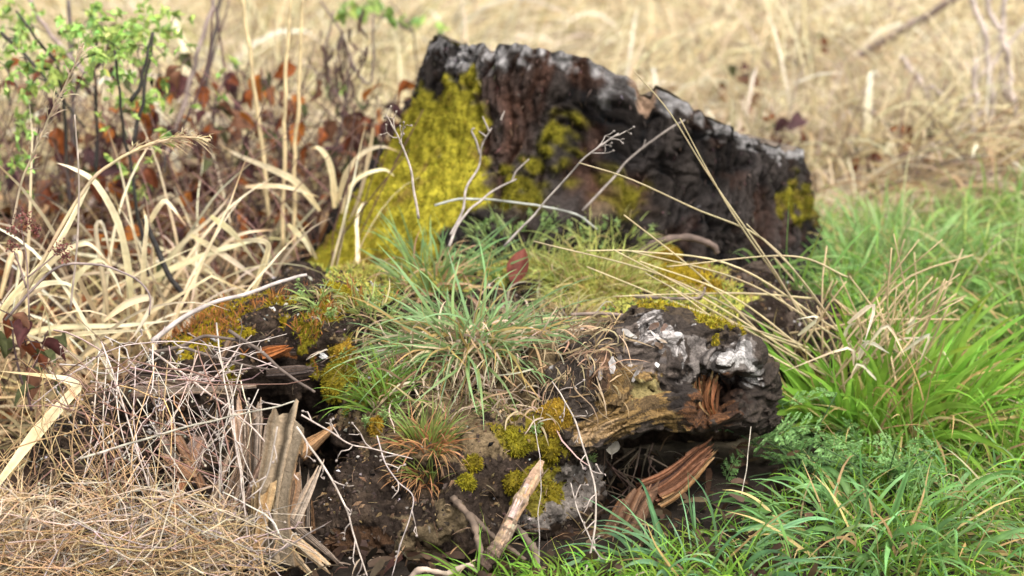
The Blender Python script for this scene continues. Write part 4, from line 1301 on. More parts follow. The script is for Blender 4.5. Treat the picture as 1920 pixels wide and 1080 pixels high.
# pale forked stalks in front, sharp in the picture
WH = (0.38, 0.315, 0.27)
pale = [
    ('tall pale forked stalk before the grass and the arch', [(1095, 1085), (1112, 1010), (1118, 930), (1100, 860), (1078, 790), (1055, 745), (1035, 715)], [2.66, 2.68, 2.70, 2.74, 2.79, 2.83, 2.86], 0.0026, 9, .022),
    ('pinkish white stalk sloping from the stake down past the hole', [(556, 800), (600, 865), (640, 935), (665, 1010), (690, 1085)], [2.68, 2.68, 2.67, 2.66, 2.65], 0.0028, 7, .024),
    ('pale stalk running right from the stake to the reddish tuft', [(565, 778), (610, 805), (650, 830), (705, 842), (773, 860)], [2.72, 2.72, 2.73, 2.75, 2.77], 0.0022, 6, .022),
    ('kinked thin stalk hanging before the bare soil lobe', [(707, 817), (722, 868), (745, 900), (773, 930), (768, 970), (752, 1020), (735, 1080)], [2.78, 2.74, 2.72, 2.70, 2.69, 2.67, 2.65], 0.0017, 4, .02),
    ('long pale stalk from the mossy crest down behind the stake', [(280, 655), (330, 690), (380, 728), (432, 765), (490, 820), (560, 900)], [2.92, 2.88, 2.86, 2.83, 2.80, 2.70], 0.0028, 7, .022),
    ('bright pale stalk rising to the right towards the stake', [(150, 860), (244, 832), (330, 806), (415, 783), (500, 768), (552, 752)], [2.66, 2.67, 2.68, 2.69, 2.70, 2.72], 0.0029, 8, .024),
    ('upright pale stalk starting at the grey stone chip on the mossy lobe', [(406, 606), (412, 660), (425, 735), (440, 820), (455, 900), (460, 990)], [3.03, 2.92, 2.80, 2.74, 2.69, 2.66], 0.0024, 6, .02),
    ('pale stalk falling from the left litter to the bottom splinters', [(190, 640), (225, 740), (262, 860), (290, 960), (310, 1060)], [2.86, 2.78, 2.72, 2.68, 2.65], 0.0022, 8, .022),
    ('pale stalk crossing in front of the upright stake', [(520, 800), (505, 880), (488, 930), (500, 985), (508, 1060)], [2.66, 2.66, 2.66, 2.66, 2.655], 0.002, 6, .018),
    ('white forked stalk in front of the stake foot', [(436, 760), (444, 850), (458, 940), (468, 1060)], [2.70, 2.68, 2.665, 2.655], 0.0024, 8, .02),
    ('long thin stalk arching from left litter to the crest', [(60, 760), (150, 690), (230, 650), (330, 640), (440, 660), (520, 690)], [2.85, 2.86, 2.88, 2.90, 2.9, 2.88], 0.002, 6, .02),
    ('vertical thin straw before the mossy golden cushion', [(1012, 1085), (1010, 980), (1013, 870), (1000, 780)], [2.655, 2.66, 2.68, 2.75], 0.0011, 0, .02),
    ('thin pale straw from the grass up to the arch end', [(1390, 930), (1400, 870), (1408, 800)], [2.9, 2.92, 2.95], 0.0015, 0, .02),
    ('pale thin stalk behind the tall forked one', [(1130, 1060), (1090, 970), (1070, 905)], [2.7, 2.72, 2.76], 0.0018, 2, .018),
]
for lb, lst, Y_, r0, nb, bl in pale:
    r_, p_ = stick('pale_stalk', lb, 'dry stalk', PX(lst, Y_), r0 * .58, r0 * 0.36, jit(WH, 1, .08, .03)[0], n=30, group='pale dry stalks in front of the log')
    if nb:
        gg = MB()
        branchlets(gg, p_, nb, bl, 0.0011, np.array(WH) * 0.95, 0.12, 0.5, rev=bool(R.random() < .4))
        stuff(gg.obj('side_twigs', M_STALK, r_))

# ------------------------------------------------------------------ the tangle of dry herbs at the lower left
gg = MB()


def tangle(n, xr, yr, Yr, Lr, colr, rad, lean, forks=0.0):
    for _ in range(n):
        px_, py_ = R.uniform(*xr), R.uniform(*yr)
        Y_ = R.uniform(*Yr)
        q = P(px_, py_, Y_)
        if q[2] < 0.005: q[2] = 0.005 + 0.02 * R.random()
        d = nrm(np.array(lean) + A(0.9, 0.35, 0.45) * R.normal(size=3))
        L = R.uniform(*Lr)
        cv_ = 0.16 * L * R.normal(size=3)
        pts = [q - d * L / 2, q + cv_, q + d * L / 2]
        p = cr(pts, 7)
        p = p + 0.0022 * R.normal(size=(7, 3)) * np.array([0, 1, 1, 1, 1, 1, 0])[:, None]
        p[:, 2] = np.maximum(p[:, 2], 0.004)
        r0 = rad * (0.6 + 0.8 * R.random())
        tube(gg, p, np.linspace(r0, r0 * .55, 7), 3, jit(colr, 1, .22, .06)[0], cap=False)
        if R.random() < forks:
            branchlets(gg, p, int(R.integers(2, 5)), 0.018, r0 * .7, jit(WH, 1, .1)[0], 0.2, .3, forks=2)


GOLDS, STRW, DUN = (0.42, 0.28, 0.14), (0.50, 0.40, 0.29), (0.22, 0.15, 0.085)


def herb_fan(n, sx, sy, sY, ex, ey, eY, colr, r0, forks, sag=.02):
    """stalks that fall over from the crest towards the ground in front"""
    for _ in range(n):
        x0_ = R.uniform(*sx)
        q0_ = P(x0_, R.uniform(*sy), R.uniform(*sY))
        q1_ = P(x0_ * .35 + R.uniform(*ex) * .65, R.uniform(*ey), R.uniform(*eY))
        q1_[2] = max(q1_[2], .004)
        mid = .5 * (q0_ + q1_) + A(.03, .012, 0.01) * R.normal(size=3) + A(0, -.015, sag * R.random())
        p = cr([q0_, mid, q1_], 9)
        tube(gg, p, np.linspace(r0, r0 * .5, 9) * R.uniform(.6, 1.2), 3, jit(colr, 1, .2, .05)[0], cap=False)
        if R.random() < forks:
            branchlets(gg, p, int(R.integers(3, 7)), 0.016, r0 * .6, jit(colr, 1, .12)[0], 0.15, .35, forks=2)


herb_fan(14, (180, 480), (640, 720), (2.88, 3.0), (0, 420), (860, 1060), (2.66, 2.76), (0.50, 0.40, 0.33), .0011, .5)
herb_fan(26, (-120, 330), (660, 820), (2.80, 3.02), (-200, 420), (900, 1100), (2.63, 2.76), GOLDS, .0010, .35)
herb_fan(9, (250, 500), (650, 780), (2.84, 2.95), (360, 560), (900, 1050), (2.65, 2.70), WH, .0010, .5)
tangle(300, (-160, 470), (970, 1130), (2.60, 2.72), (0.06, 0.22), GOLDS, 0.0010, (0.9, -0.1, 0.12))
tangle(170, (-160, 470), (950, 1120), (2.61, 2.72), (0.08, 0.24), STRW, 0.0012, (0.9, 0, 0.1), .15)
tangle(55, (-100, 560), (960, 1100), (2.62, 2.70), (0.06, 0.18), WH, 0.0010, (0.8, 0, 0.1), .6)
tangle(55, (-200, 230), (760, 1000), (2.66, 2.92), (0.08, 0.24), GOLDS, 0.0009, (0.1, 0, 1.4))
tangle(18, (120, 400), (760, 960), (2.68, 2.86), (0.06, 0.18), GOLDS, 0.0009, (0.6, 0, 0.4), .3)
tangle(55, (-160, 330), (780, 1100), (2.72, 3.0), (0.06, 0.2), DUN, 0.0011, (0.2, 0, 0.6))
tangle(16, (200, 470), (645, 720), (2.92, 3.02), (0.06, 0.2), (0.40, 0.31, 0.27), 0.0012, (0.9, 0, -0.1), .4)
tangle(60, (60, 470), (680, 980), (2.74, 2.96), (0.06, 0.2), (0.20, 0.115, 0.085), 0.0011, (0.3, 0, 0.5), .2)
# short needle like golden sprays
p = np.array([P(R.uniform(-150, 500), R.uniform(930, 1120), R.uniform(2.62, 2.74)) for _ in range(200)])
p[:, 2] = np.maximum(p[:, 2], 0.01)
rt_ = np.repeat(p, 7, 0)
blades(gg, rt_, R.normal(size=rt_.shape) + A(0, -.2, .5), 0.02 + 0.045 * R.random(len(rt_)), 0.0016, 0.6, jit(GOLDS, len(rt_)), jit(STRW, len(rt_)), seg=3)
tag(gg.obj('dry_herb_tangle', M_STALK), 'matted tangle of thin golden dry herb stalks before the broken log end', 'dry herbs', None, 'stuff')

# ------------------------------------------------------------------ leaves
def leaf_mesh(name, L, W, colr, m_, curl=0.25, fold=0.3, n=7, spots=0.25, stalk=0.25):
    gg = MB()
    k = np.linspace(0, 1, n)
    w = np.sin(np.pi * np.clip(k, 0.02, 0.985) ** 0.85) ** 0.8
    y = k * L
    z = -curl * L * k ** 2 + 0.02 * L * R.normal(size=n)
    V = []
    for a in (-1, -0.5, 0, 0.5, 1):
        V.append(np.stack([a * w * W / 2, y, z + fold * abs(a) * w * W / 2 + 0.03 * W * R.normal(size=n)], 1))
    V = np.stack(V, 1).reshape(-1, 3)
    i_ = np.arange(n - 1)[:, None] * 5
    j_ = np.arange(4)[None]
    Q_ = np.stack([i_ + j_, i_ + j_ + 1, i_ + j_ + 6, i_ + j_ + 5], -1).reshape(-1, 4)
    C_ = np.clip(np.array(colr)[None] * (1 + spots * R.normal(size=(len(V), 1))), 0.008, .6)
    gg.add(V, Q_, None, C_)
    tube(gg, [A(0, -stalk * L, 0.05 * L), A(0, -stalk * L * .5, 0.02 * L), A(0, 0.02 * L, 0)], 0.0009, 3, np.array(colr) * .8)
    return gg.mesh(name, m_)


def put_leaf(me, name, p, d, parent, scale=1.0, roll=None, up=None):
    o = bpy.data.objects.new(name, me)
    COL.objects.link(o)
    d = Vector(nrm(np.asarray(d, float)))
    q = d.to_track_quat('Y', 'Z')
    o.rotation_mode = 'QUATERNION'
    from mathutils import Quaternion
    o.rotation_quaternion = q @ Quaternion((0, 1, 0), R.normal() * 0.6 if roll is None else roll)
    o.location = tuple(np.asarray(p) - np.array(parent['_org']))
    o.scale = (scale,) * 3
    o.parent = parent
    return o


GL = [leaf_mesh('green_leaf', 0.021, 0.013, c_, M_LEAF) for c_ in ((0.25, 0.38, 0.09), (0.32, 0.45, 0.12), (0.17, 0.29, 0.09), (0.36, 0.46, 0.11))]
RLC = [(0.24, 0.07, 0.02), (0.15, 0.045, 0.02), (0.32, 0.11, 0.024), (0.07, 0.024, 0.022), (0.15, 0.07, 0.04), (0.07, 0.075, 0.03), (0.08, 0.04, 0.042)]
RL = [leaf_mesh('red_leaf', 0.050, 0.034, c_, M_LEAF, curl=0.55, fold=0.7) for c_ in RLC]


def shrub(name, label, cat, base_px, clusters, stems, leafset, nleaf, ddir, leafname, stemc, r0, sc=(0.7, 1.3), compound=1, extra=0):
    b0 = base_px
    root = thing(name, label, cat, b0)
    for st in stems:
        gg = MB()
        p = wig(st, 14, 0.008)
        tube(gg, p, np.linspace(r0, r0 * .45, 14), 5, jit(stemc, 14, .15))
        gg.obj('stem', M_STALK, root)
    tw = MB()
    tot = sum(c_[5] for c_ in clusters)
    for (cx_, cy_, sx_, sy_, Yr, wt) in clusters:
        for _ in range(max(1, int(nleaf * wt / tot / compound))):
            q = P(cx_ + sx_ * R.normal(), cy_ + sy_ * R.normal(), R.uniform(*Yr))
            q[2] = max(q[2], 0.02)
            bd = nrm(np.array(ddir) + 0.8 * R.normal(size=3))
            tube(tw, [q - bd * 0.05 - A(0, 0, .02), q - bd * .02, q], 0.0011, 3, stemc, cap=False)
            for k_ in range(compound):
                d = nrm(bd + (0.9 if compound > 1 else 0.2) * R.normal(size=3))
                put_leaf(leafset[int(R.integers(len(leafset)))], leafname, q, d, root, R.uniform(*sc))
    stuff(tw.obj('twigs', M_STALK, root))
    if extra:                                                    # the leaflets beyond the limit, as real small leaves in one part
        w_ = np.array([c_[5] for c_ in clusters], float)
        k = R.choice(len(clusters), extra // 5, p=w_ / w_.sum())
        q = np.array([P(clusters[i_][0] + clusters[i_][2] * 1.05 * R.normal(), clusters[i_][1] + clusters[i_][3] * 1.05 * R.normal(), R.uniform(*clusters[i_][4])) for i_ in k])
        q = np.repeat(q, 5, 0)
        d_ = R.normal(size=q.shape) + A(0, -.1, .25)
        c0 = jit((0.30, 0.42, 0.11), len(q), .28, .1)
        ex = MB()
        blades(ex, q, d_, R.uniform(.009, .02, len(q)), R.uniform(.005, .010, len(q)), .9, c0, c0 * 1.15, seg=4, wob=.05)
        stuff(ex.obj('small_leaves', M_LEAF, root))
    return root


DK = (0.045, 0.04, 0.035)
shrub('leafy_shrub', 'young shrub with fresh light green leaflets at the upper left', 'shrub', P(280, 560, 3.75),
      [(175, 60, 55, 18, (3.6, 4.1), 4), (225, 90, 45, 22, (3.5, 4.0), 4), (110, 150, 35, 25, (3.6, 4.0), 1.8), (285, 50, 30, 25, (3.7, 4.2), 2), (255, 190, 35, 35, (3.6, 4.0), 2), (25, 80, 30, 40, (3.7, 4.2), 2), (30, 240, 25, 40, (3.5, 3.9), 1.6), (60, 130, 20, 20, (3.5, 3.8), 1), (285, 170, 20, 25, (3.7, 4), 1), (255, 320, 40, 25, (3.6, 4), .8), (430, 150, 25, 40, (3.8, 4.2), .5), (20, 30, 25, 30, (3.9, 4.3), 1)],
      [PX([(290, 560), (262, 430), (240, 280), (228, 180), (215, 95)], [3.7, 3.7, 3.68, 3.65, 3.6]), PX([(245, 190), (270, 140), (285, 60)], 3.66), PX([(250, 270), (275, 150), (288, 60)], 3.7), PX([(180, 330), (182, 220), (175, 120), (185, 60)], [3.95, 3.95, 3.9, 3.85]),
       PX([(130, 420), (125, 240), (110, 130), (60, 60), (30, 20)], [3.9, 3.9, 3.85, 3.8, 3.8]), PX([(0, 60), (80, 140), (160, 240)], 3.9)],
      GL, 300, (0, -0.1, 0.35), 'leaf', DK, 0.0042, (0.7, 1.2), 5, extra=1300)
shrub('leafy_sprig', 'small green leaved sprig hanging above the stump left corner', 'shrub', P(760, 200, 5.0),
      [(740, 25, 40, 18, (4.6, 5.2), 3), (790, 40, 20, 25, (4.6, 5.2), 1.5), (640, 30, 20, 20, (4.7, 5.2), 1), (650, 160, 25, 40, (4.7, 5.2), 1)],
      [PX([(785, 260), (782, 140), (770, 50), (730, 0)], [4.9, 4.9, 4.8, 4.8]), PX([(775, 60), (720, 30), (690, 20)], 4.8)], GL, 64, (0, 0, 0.3), 'leaf', (0.12, 0.09, 0.07), 0.003, (1.0, 1.8), 4)
shrub('red_leaved_bramble', 'bramble with hanging rust red and maroon autumn leaves behind the reeds', 'bramble', P(400, 540, 4.3),
      [(350, 180, 45, 45, (4.0, 4.6), 5), (480, 140, 40, 25, (4.2, 4.8), 3), (470, 230, 45, 35, (4.1, 4.6), 4), (420, 190, 40, 30, (4.0, 4.5), 3), (200, 150, 50, 50, (4.0, 4.5), 4), (90, 170, 60, 45, (4.0, 4.6), 5), (250, 260, 90, 40, (3.9, 4.5), 6), (330, 300, 90, 50, (3.9, 4.4), 6), (140, 340, 80, 60, (3.8, 4.4), 6), (640, 250, 70, 40, (4.2, 4.7), 9), (700, 220, 35, 40, (4.2, 4.6), 6), (550, 180, 30, 40, (4.2, 4.8), 2), (200, 450, 120, 50, (3.7, 4.3), 6), (420, 410, 120, 60, (3.8, 4.4), 6), (700, 340, 30, 40, (4.0, 4.5), 2)],
      [PX([(390, 560), (400, 420), (395, 250), (420, 120), (400, 0)], [4.2, 4.2, 4.2, 4.2, 4.2]), PX([(530, 420), (520, 260), (490, 130)], 4.4), PX([(180, 520), (190, 380), (180, 200), (175, 90)], 4.1), PX([(95, 480), (60, 300), (90, 160)], 4.2), PX([(640, 400), (660, 270), (690, 190)], 4.5), PX([(250, 420), (330, 260), (385, 120), (400, 20)], 4.0), PX([(460, 400), (390, 190), (430, 0)], 4.4)],
      RL, 290, (0.05, -0.15, -0.75), 'leaf', (0.09, 0.055, 0.05), 0.0036, (0.6, 1.08))
shrub('red_leaved_sprig', 'sprig of dark red leaves low at the left frame edge', 'bramble', P(60, 760, 3.2),
      [(45, 650, 35, 35, (3.02, 3.2), 3), (20, 610, 20, 20, (3.05, 3.2), 1), (75, 700, 20, 20, (3.0, 3.1), 1)],
      [PX([(60, 770), (40, 690), (20, 600)], 3.12), PX([(50, 720), (80, 660), (90, 620)], 3.12)], [RL[1], RL[3], RL[4], RL[5]], 16, (0.1, -0.3, -0.4), 'leaf', (0.09, 0.055, 0.05), 0.0026, (0.6, 0.95))
shrub('red_leaved_bramble', 'bramble with scattered maroon leaves in the straw right of the stump', 'bramble', P(1640, 330, 5.2),
      [(1460, 255, 25, 15, (4.6, 5.0), 2), (1400, 155, 25, 15, (5.4, 5.8), 1.5), (1680, 255, 25, 12, (4.8, 5.2), 2), (1660, 290, 50, 12, (4.6, 5.0), 2), (1490, 100, 30, 15, (5.6, 6.2), 1), (1900, 260, 20, 30, (4.8, 5.2), 1), (1720, 270, 20, 15, (4.8, 5.1), 1)],
      [PX([(1640, 340), (1500, 260), (1400, 150)], [5.1, 5.1, 5.6]), PX([(1620, 350), (1700, 240)], 5.1)], [RL[1], RL[3], RL[4], RL[6], RL[5], RL[0]], 80, (0, -0.2, -0.3), 'leaf', (0.12, 0.08, 0.06), 0.0035, (0.7, 1.2))

# single dead leaves and chips on the log
DL = leaf_mesh('dead_leaf', 0.062, 0.036, (0.17, 0.05, 0.035), M_LEAF, curl=.3, fold=.5)
o = bpy.data.objects.new('dead_leaf', DL)
COL.objects.link(o)
q, _ = hit(962, 528)
o.location = tuple(q + A(0, -0.03, 0.006)); o.rotation_euler = (1.2, 0.25, -0.15)
tag(o, 'red brown curled dead leaf between the grass tufts', 'dead leaf')
o = bpy.data.objects.new('dead_leaf', leaf_mesh('pale_leaf', 0.026, 0.022, (0.42, 0.37, 0.30), M_LEAF, curl=.2, fold=.3))
COL.objects.link(o)
o.location = tuple(P(1147, 852, 2.90)); o.rotation_euler = (1.35, 0.1, 0.2)
tag(o, 'pale grey dead leaf hanging in the dark hollow under the arch', 'dead leaf')
o = bpy.data.objects.new('dead_leaf', leaf_mesh('pale_leaf', 0.024, 0.016, (0.33, 0.24, 0.18), M_LEAF, curl=.3, fold=.4))
COL.objects.link(o)
q, _ = hit(700, 768)
o.location = tuple(q + A(0, -.004, .004)); o.rotation_euler = (0.9, 0.3, 0.9)
tag(o, 'small brown dead leaf beside the brown moss cushion left of the reddish tuft', 'dead leaf')


def chip(label, px_, py_, s, colr, cat='chip', name='wood_chip'):
    q, n0 = hit(px_, py_)
    gg = MB()
    k = 9
    a = np.linspace(0, 2 * math.pi, k, endpoint=False)
    rr = s * (0.45 + 1.0 * R.random(k))
    e = nrm(np.cross(n0, A(0.3, 0.1, 1)))
    f = np.cross(n0, e)
    t = 0.35 * s
    lo = q + e * (1.25 * rr * np.cos(a))[:, None] + f * (0.6 * rr * np.sin(a))[:, None]
    hi_ = q + 0.8 * (lo - q) + n0 * t * (0.8 + 0.5 * R.random((k, 1)))
    V = np.vstack([lo, hi_, q + n0 * t * 1.25])
    j_ = np.arange(k)
    gg.add(V, np.stack([j_, (j_ + 1) % k, k + (j_ + 1) % k, k + j_], 1), np.stack([k + j_, k + (j_ + 1) % k, np.full(k, 2 * k)], 1), jit(colr, len(V), .12, .02))
    tag(gg.obj(name, M_WOOD, None, smooth=False, base=q), label, cat)


chip('white flat chip beside the brownish moss cushion', 608, 668, 0.0075, (0.6, 0.58, 0.56))
chip('grey stone chip on the mossy left lobe', 403, 637, 0.0085, (0.34, 0.34, 0.35), 'stone', 'stone_chip')
chip('small white chip near the crest of the left lobe', 512, 580, 0.005, (0.6, 0.58, 0.55))
chip('pale chip at the right crest of the left lobe', 590, 597, 0.006, (0.5, 0.48, 0.46))
chip('white flake on the front of the grey root', 1232, 685, 0.006, (0.62, 0.60, 0.58))
chip('small pale stone on the grass slope left of the grey root', 1092, 618, 0.007, (0.5, 0.46, 0.42), 'stone', 'stone_chip')
chip('tiny grey chip below the arched dark twig', 445, 713, 0.005, (0.38, 0.38, 0.4))

# ------------------------------------------------------------------ broad dry reed leaves on the left
REED0, REED1 = (0.52, 0.41, 0.22), (0.70, 0.61, 0.43)


def reed_clump(label, base, arcs, nfill, fx, fy, FY, Lr, Wr=(0.003, 0.0075)):
    root = thing('dry_reed_clump', label, 'dry reeds', base, 'clumps of dry reed leaves')
    for lst, Y_, W in arcs:
        gg = MB()
        p = cr(PX(lst, Y_), 16)
        c0 = jit(REED0, 1, .12, .04)[0]
        c1 = jit(REED1, 1, .10, .04)[0]
        ribbon(gg, p, W * .85, A(0.15 * R.normal(), -1, 0.55), c0, c1, fold=0.12, twist=0.5 * R.normal())
        gg.obj('leaf_blade', M_DRY, root)
    for _ in range(nfill):
        q = P(R.uniform(*fx), R.uniform(*fy), R.uniform(*FY))
        q[2] = 0.0
        L = R.uniform(*Lr)
        az = R.uniform(0, 2 * math.pi)
        el = R.uniform(0.35, 1.35)
        d = A(math.cos(az) * math.cos(el), math.sin(az) * math.cos(el) * .6, math.sin(el))
        p = [q]
        bend = R.uniform(0.2, 2.3)
        kink = R.integers(4, 14) if R.random() < 0.35 else -1
        for k in range(15):
            d = nrm(d + A(0, 0, -bend / 15 * (0.3 + 1.4 * k / 15)) + 0.04 * R.normal(size=3) + (A(0, 0, -0.9) if k == kink else 0))
            nx = p[-1] + d * L / 15
            if nx[2] < 0.012:
                nx[2] = 0.012
                d = nrm(d * A(1, 1, 0.05))
            p.append(nx)
        gg = MB()
        c0, c1 = jit((0.38, 0.26, 0.13), 1, .3, .05)[0], jit(REED1, 1, .25, .05)[0]
        ribbon(gg, p, R.uniform(*Wr), A(0.5 * R.normal(), -1, 0.5), c0, c1, fold=0.12, twist=0.7 * R.normal())
        gg.obj('leaf_blade', M_DRY, root)


reed_clump('broad bleached reed leaves arching low beside the left frame edge', P(120, 600, 3.35) * A(1, 1, 0),
           [([(246, 560), (240, 500), (222, 419), (180, 344), (139, 317), (105, 305)], 3.32, 0.013), ([(55, 545), (105, 483), (153, 458), (180, 467), (222, 517)], 3.3, 0.011), ([(130, 570), (144, 519), (189, 487), (215, 520), (230, 560)], 3.3, 0.011),
            ([(194, 602), (239, 569), (278, 558), (283, 575), (255, 625), (240, 640)], 3.08, 0.013), ([(-10, 915), (70, 810), (135, 738), (143, 722), (110, 708), (0, 696)], [2.72, 2.80, 2.88, 2.89, 2.9, 2.9], 0.019),
            ([(205, 610), (195, 530), (180, 430), (195, 425), (215, 530)], 3.35, 0.010), ([(0, 560), (22, 480), (38, 478), (30, 540), (20, 610)], 3.15, 0.012), ([(-10, 620), (20, 560), (100, 470), (160, 360), (168, 340)], [3.08, 3.1, 3.14, 3.2, 3.2], 0.011),
            ([(-10, 590), (60, 540), (115, 530), (150, 545)], 3.2, 0.01), ([(0, 640), (100, 615), (230, 610), (330, 600)], 3.2, 0.011), ([(60, 640), (160, 625), (290, 618)], 3.15, 0.009), ([(268, 560), (270, 480), (275, 420), (268, 390)], 3.4, 0.010)],
           60, (-200, 330), (500, 640), (3.15, 3.6), (0.2, 0.55))
reed_clump('pale reed leaves crossing behind the log between bramble and stump', P(520, 520, 3.6) * A(1, 1, 0),
           [([(238, 545), (320, 505), (400, 472), (460, 455), (500, 440)], 3.5, 0.012), ([(600, 395), (560, 345), (519, 321), (450, 292), (407, 268)], 3.75, 0.014), ([(627, 390), (625, 340), (615, 298), (597, 277), (584, 279)], 3.8, 0.014), ([(633, 380), (650, 325), (680, 288), (715, 275), (750, 285)], 3.8, 0.012),
            ([(640, 400), (665, 340), (715, 318), (740, 330)], 3.78, 0.010), ([(290, 540), (330, 470), (400, 405), (440, 355)], 3.6, 0.013), ([(358, 440), (430, 485), (492, 530)], 3.5, 0.012), ([(275, 425), (300, 385), (315, 380), (350, 425)], 3.55, 0.011), ([(395, 405), (440, 440), (485, 500)], 3.5, 0.012),
            ([(470, 560), (500, 480), (500, 455), (470, 450), (420, 455)], 3.45, 0.012), ([(540, 420), (570, 450), (585, 480)], 3.5, 0.010), ([(330, 560), (400, 480), (450, 440), (520, 430)], 3.6, 0.010), ([(460, 350), (530, 350), (600, 370)], 3.7, 0.010), ([(700, 240), (690, 300), (670, 380), (640, 440)], 3.85, 0.009)],
           70, (230, 700), (430, 570), (3.5, 3.95), (0.2, 0.5))

# ------------------------------------------------------------------ grass heads and tall stems on the left
def panicle(label, lst, Y_, r, colr, grp=None, f0=.45, sp=26, L=.03):
    p = wig(PX(lst, Y_), 30, .002)
    root = thing('grass_seed_head', label, 'grass head', p[0], grp)
    gg = MB()
    tube(gg, p, np.linspace(r, r * .4, 30), 5, jit(colr, 30, .1, .03))
    gg.obj('stem', M_DRY, root)
    gg = MB()
    i_ = (f0 + (1 - f0) * R.random(sp) ** .9) * 28
    i_ = i_.astype(int)
    t = nrm(p[i_ + 1] - p[i_])
    d = t + 0.28 * R.normal(size=t.shape)
    cA = jit(colr, sp, .15)
    blades(gg, p[i_], d, L * (0.5 + R.random(sp)), 0.0022, 0.7, cA, cA * 1.1, seg=4)
    rt2 = p[i_] + nrm(d) * L * .5
    rt2 = np.repeat(rt2, 3, 0)
    blades(gg, rt2, np.repeat(d, 3, 0) + .35 * R.normal(size=rt2.shape), 0.009, 0.0018, .3, jit(colr, len(rt2), .2), jit(colr, len(rt2), .2), seg=2)
    stuff(gg.obj('spikelets', M_DRY, root))


HD = (0.50, 0.40, 0.27)
panicle('upright feathery grass head at the left edge', [(20, 440), (45, 330), (85, 240), (120, 165), (158, 85)], [3.05, 3.05, 3.04, 3.03, 3.02], 0.0022, HD, 'feathery grass heads on the left', .3, 40, .03)
panicle('bent straw grass head drooping right over the reeds', [(20, 600), (90, 470), (165, 345), (220, 300), (290, 268), (340, 258), (395, 262)], [3.06, 3.08, 3.12, 3.13, 3.14, 3.14, 3.14], 0.0036, (0.55, 0.43, 0.26), 'feathery grass heads on the left', .55, 46, .034)
for lb, lst, Y_ in (('tall straw stem left of the pair above the bramble', [(505, 420), (490, 260), (470, 120), (455, -10)], 3.9), ('middle tall straw stem of the pair above the bramble', [(530, 470), (533, 260), (538, 120), (545, -10)], 3.8), ('tall straw stem with a node nearest the stump', [(552, 480), (553, 300), (562, 120), (568, -10)], 3.85)):
    stick('straw_stalk', lb, 'straw stem', PX(lst, Y_), 0.0042, 0.0034, (0.52, 0.40, 0.22), group='tall straw stems on the left', amp=.004)
stick('straw_stalk', 'thin grey stalk upright at the left before the reeds', 'dry stalk', PX([(132, 580), (145, 440), (147, 330), (140, 215)], 3.1), 0.002, 0.0012, (0.36, 0.29, 0.23))
stick('arching_twig', 'thin grey stem arching over the low reeds at the left', 'dry stalk', PX([(10, 600), (60, 545), (115, 498), (180, 497), (245, 515), (280, 550), (280, 590)], 3.06), 0.0024, 0.0014, (0.22, 0.17, 0.15))
stick('dark_twig', 'black stem leaning among the reeds left of the log', 'dry stalk', PX([(270, 410), (310, 500), (345, 555)], 3.45), 0.0042, 0.005, (0.03, 0.026, 0.024))
# dark red seed clusters
root = thing('dried_herb', 'dried herb with dark red seed clusters at the left edge', 'dried herb', P(55, 600, 3.05))
gg = MB()
for lst in ([(55, 600), (50, 500), (42, 440), (38, 400)], [(52, 520), (90, 490), (120, 465)], [(50, 540), (30, 480), (25, 470)]):
    tube(gg, wig(PX(lst, 3.05), 10, .002), np.linspace(.0018, .001, 10), 4, (0.25, 0.18, 0.15))
gg.obj('stem', M_STALK, root)
for cx_, cy_, s_ in ((42, 405, .012), (50, 415, .010), (28, 430, .009), (68, 432, .008), (22, 460, .010), (118, 462, .012), (125, 480, .009), (108, 470, .008)):
    gg = MB()
    k = 60
    q = P(cx_, cy_, 3.04) + s_ * R.normal(size=(k, 3)) * .5
    blades(gg, q, R.normal(size=(k, 3)), 0.004, 0.003, 0, jit((0.11, 0.03, 0.028), k, .4), jit((0.2, 0.08, 0.06), k, .4), seg=2)
    gg.obj('seed_cluster', M_STALK, root)
# withered plant with hanging dark leaves
root = thing('withered_plant', 'withered plant with limp dark brown leaves left of the stump', 'dead plant', P(640, 330, 4.5))
for lst in ([(620, 340), (640, 220), (655, 100), (600, 0)], [(655, 110), (690, 150), (700, 30)], [(640, 200), (610, 110), (625, 20)]):
    gg = MB()
    tube(gg, wig(PX(lst, 4.5), 12, .008), np.linspace(.004, .002, 12), 5, (0.14, 0.10, 0.09))
    gg.obj('stem', M_STALK, root)
for k in range(46):
    q = P(645 + 26 * R.normal(), 100 + 40 * R.normal(), 4.5 + .08 * R.normal())
    gg = MB()
    L = R.uniform(.03, .07)
    ribbon(gg, cr([q, q + A(.006 * R.normal(), 0, -L * .5), q + A(.012 * R.normal(), .004 * R.normal(), -L)], 6), R.uniform(.004, .010), R.normal(size=3), jit((0.13, 0.085, 0.07), 1, .3)[0], jit((0.09, 0.06, 0.05), 1, .3)[0], fold=.5, twist=1.0 * R.normal())
    gg.obj('limp_leaf', M_LEAF, root)

# ------------------------------------------------------------------ leaf litter and thin straws on the left ground
gg = MB()
n = 3600
x = R.uniform(-1.6, -0.25, n)
y = R.uniform(3.3, 4.9, n)
t = R.random(n)
c0 = np.where((t < .45)[:, None], jit((0.20, 0.072, 0.026), n, .4), np.where((t < .75)[:, None], jit((0.055, 0.03, 0.022), n, .4), jit((0.33, 0.24, 0.13), n, .3)))
blades(gg, np.stack([x, y, gz(x, y) + 0.01 + 0.16 * R.random(n) ** 2 * np.clip((y - 3.5) * 2, .1, 1)], 1), R.normal(size=(n, 3)) * A(1, 1, .6), 0.025 + 0.03 * R.random(n), 0.015, 1.2, c0, c0 * .9, seg=3)
tag(gg.obj('leaf_litter', M_LEAF), 'brown and rust leaf litter under the bramble', 'leaf litter', None, 'stuff')

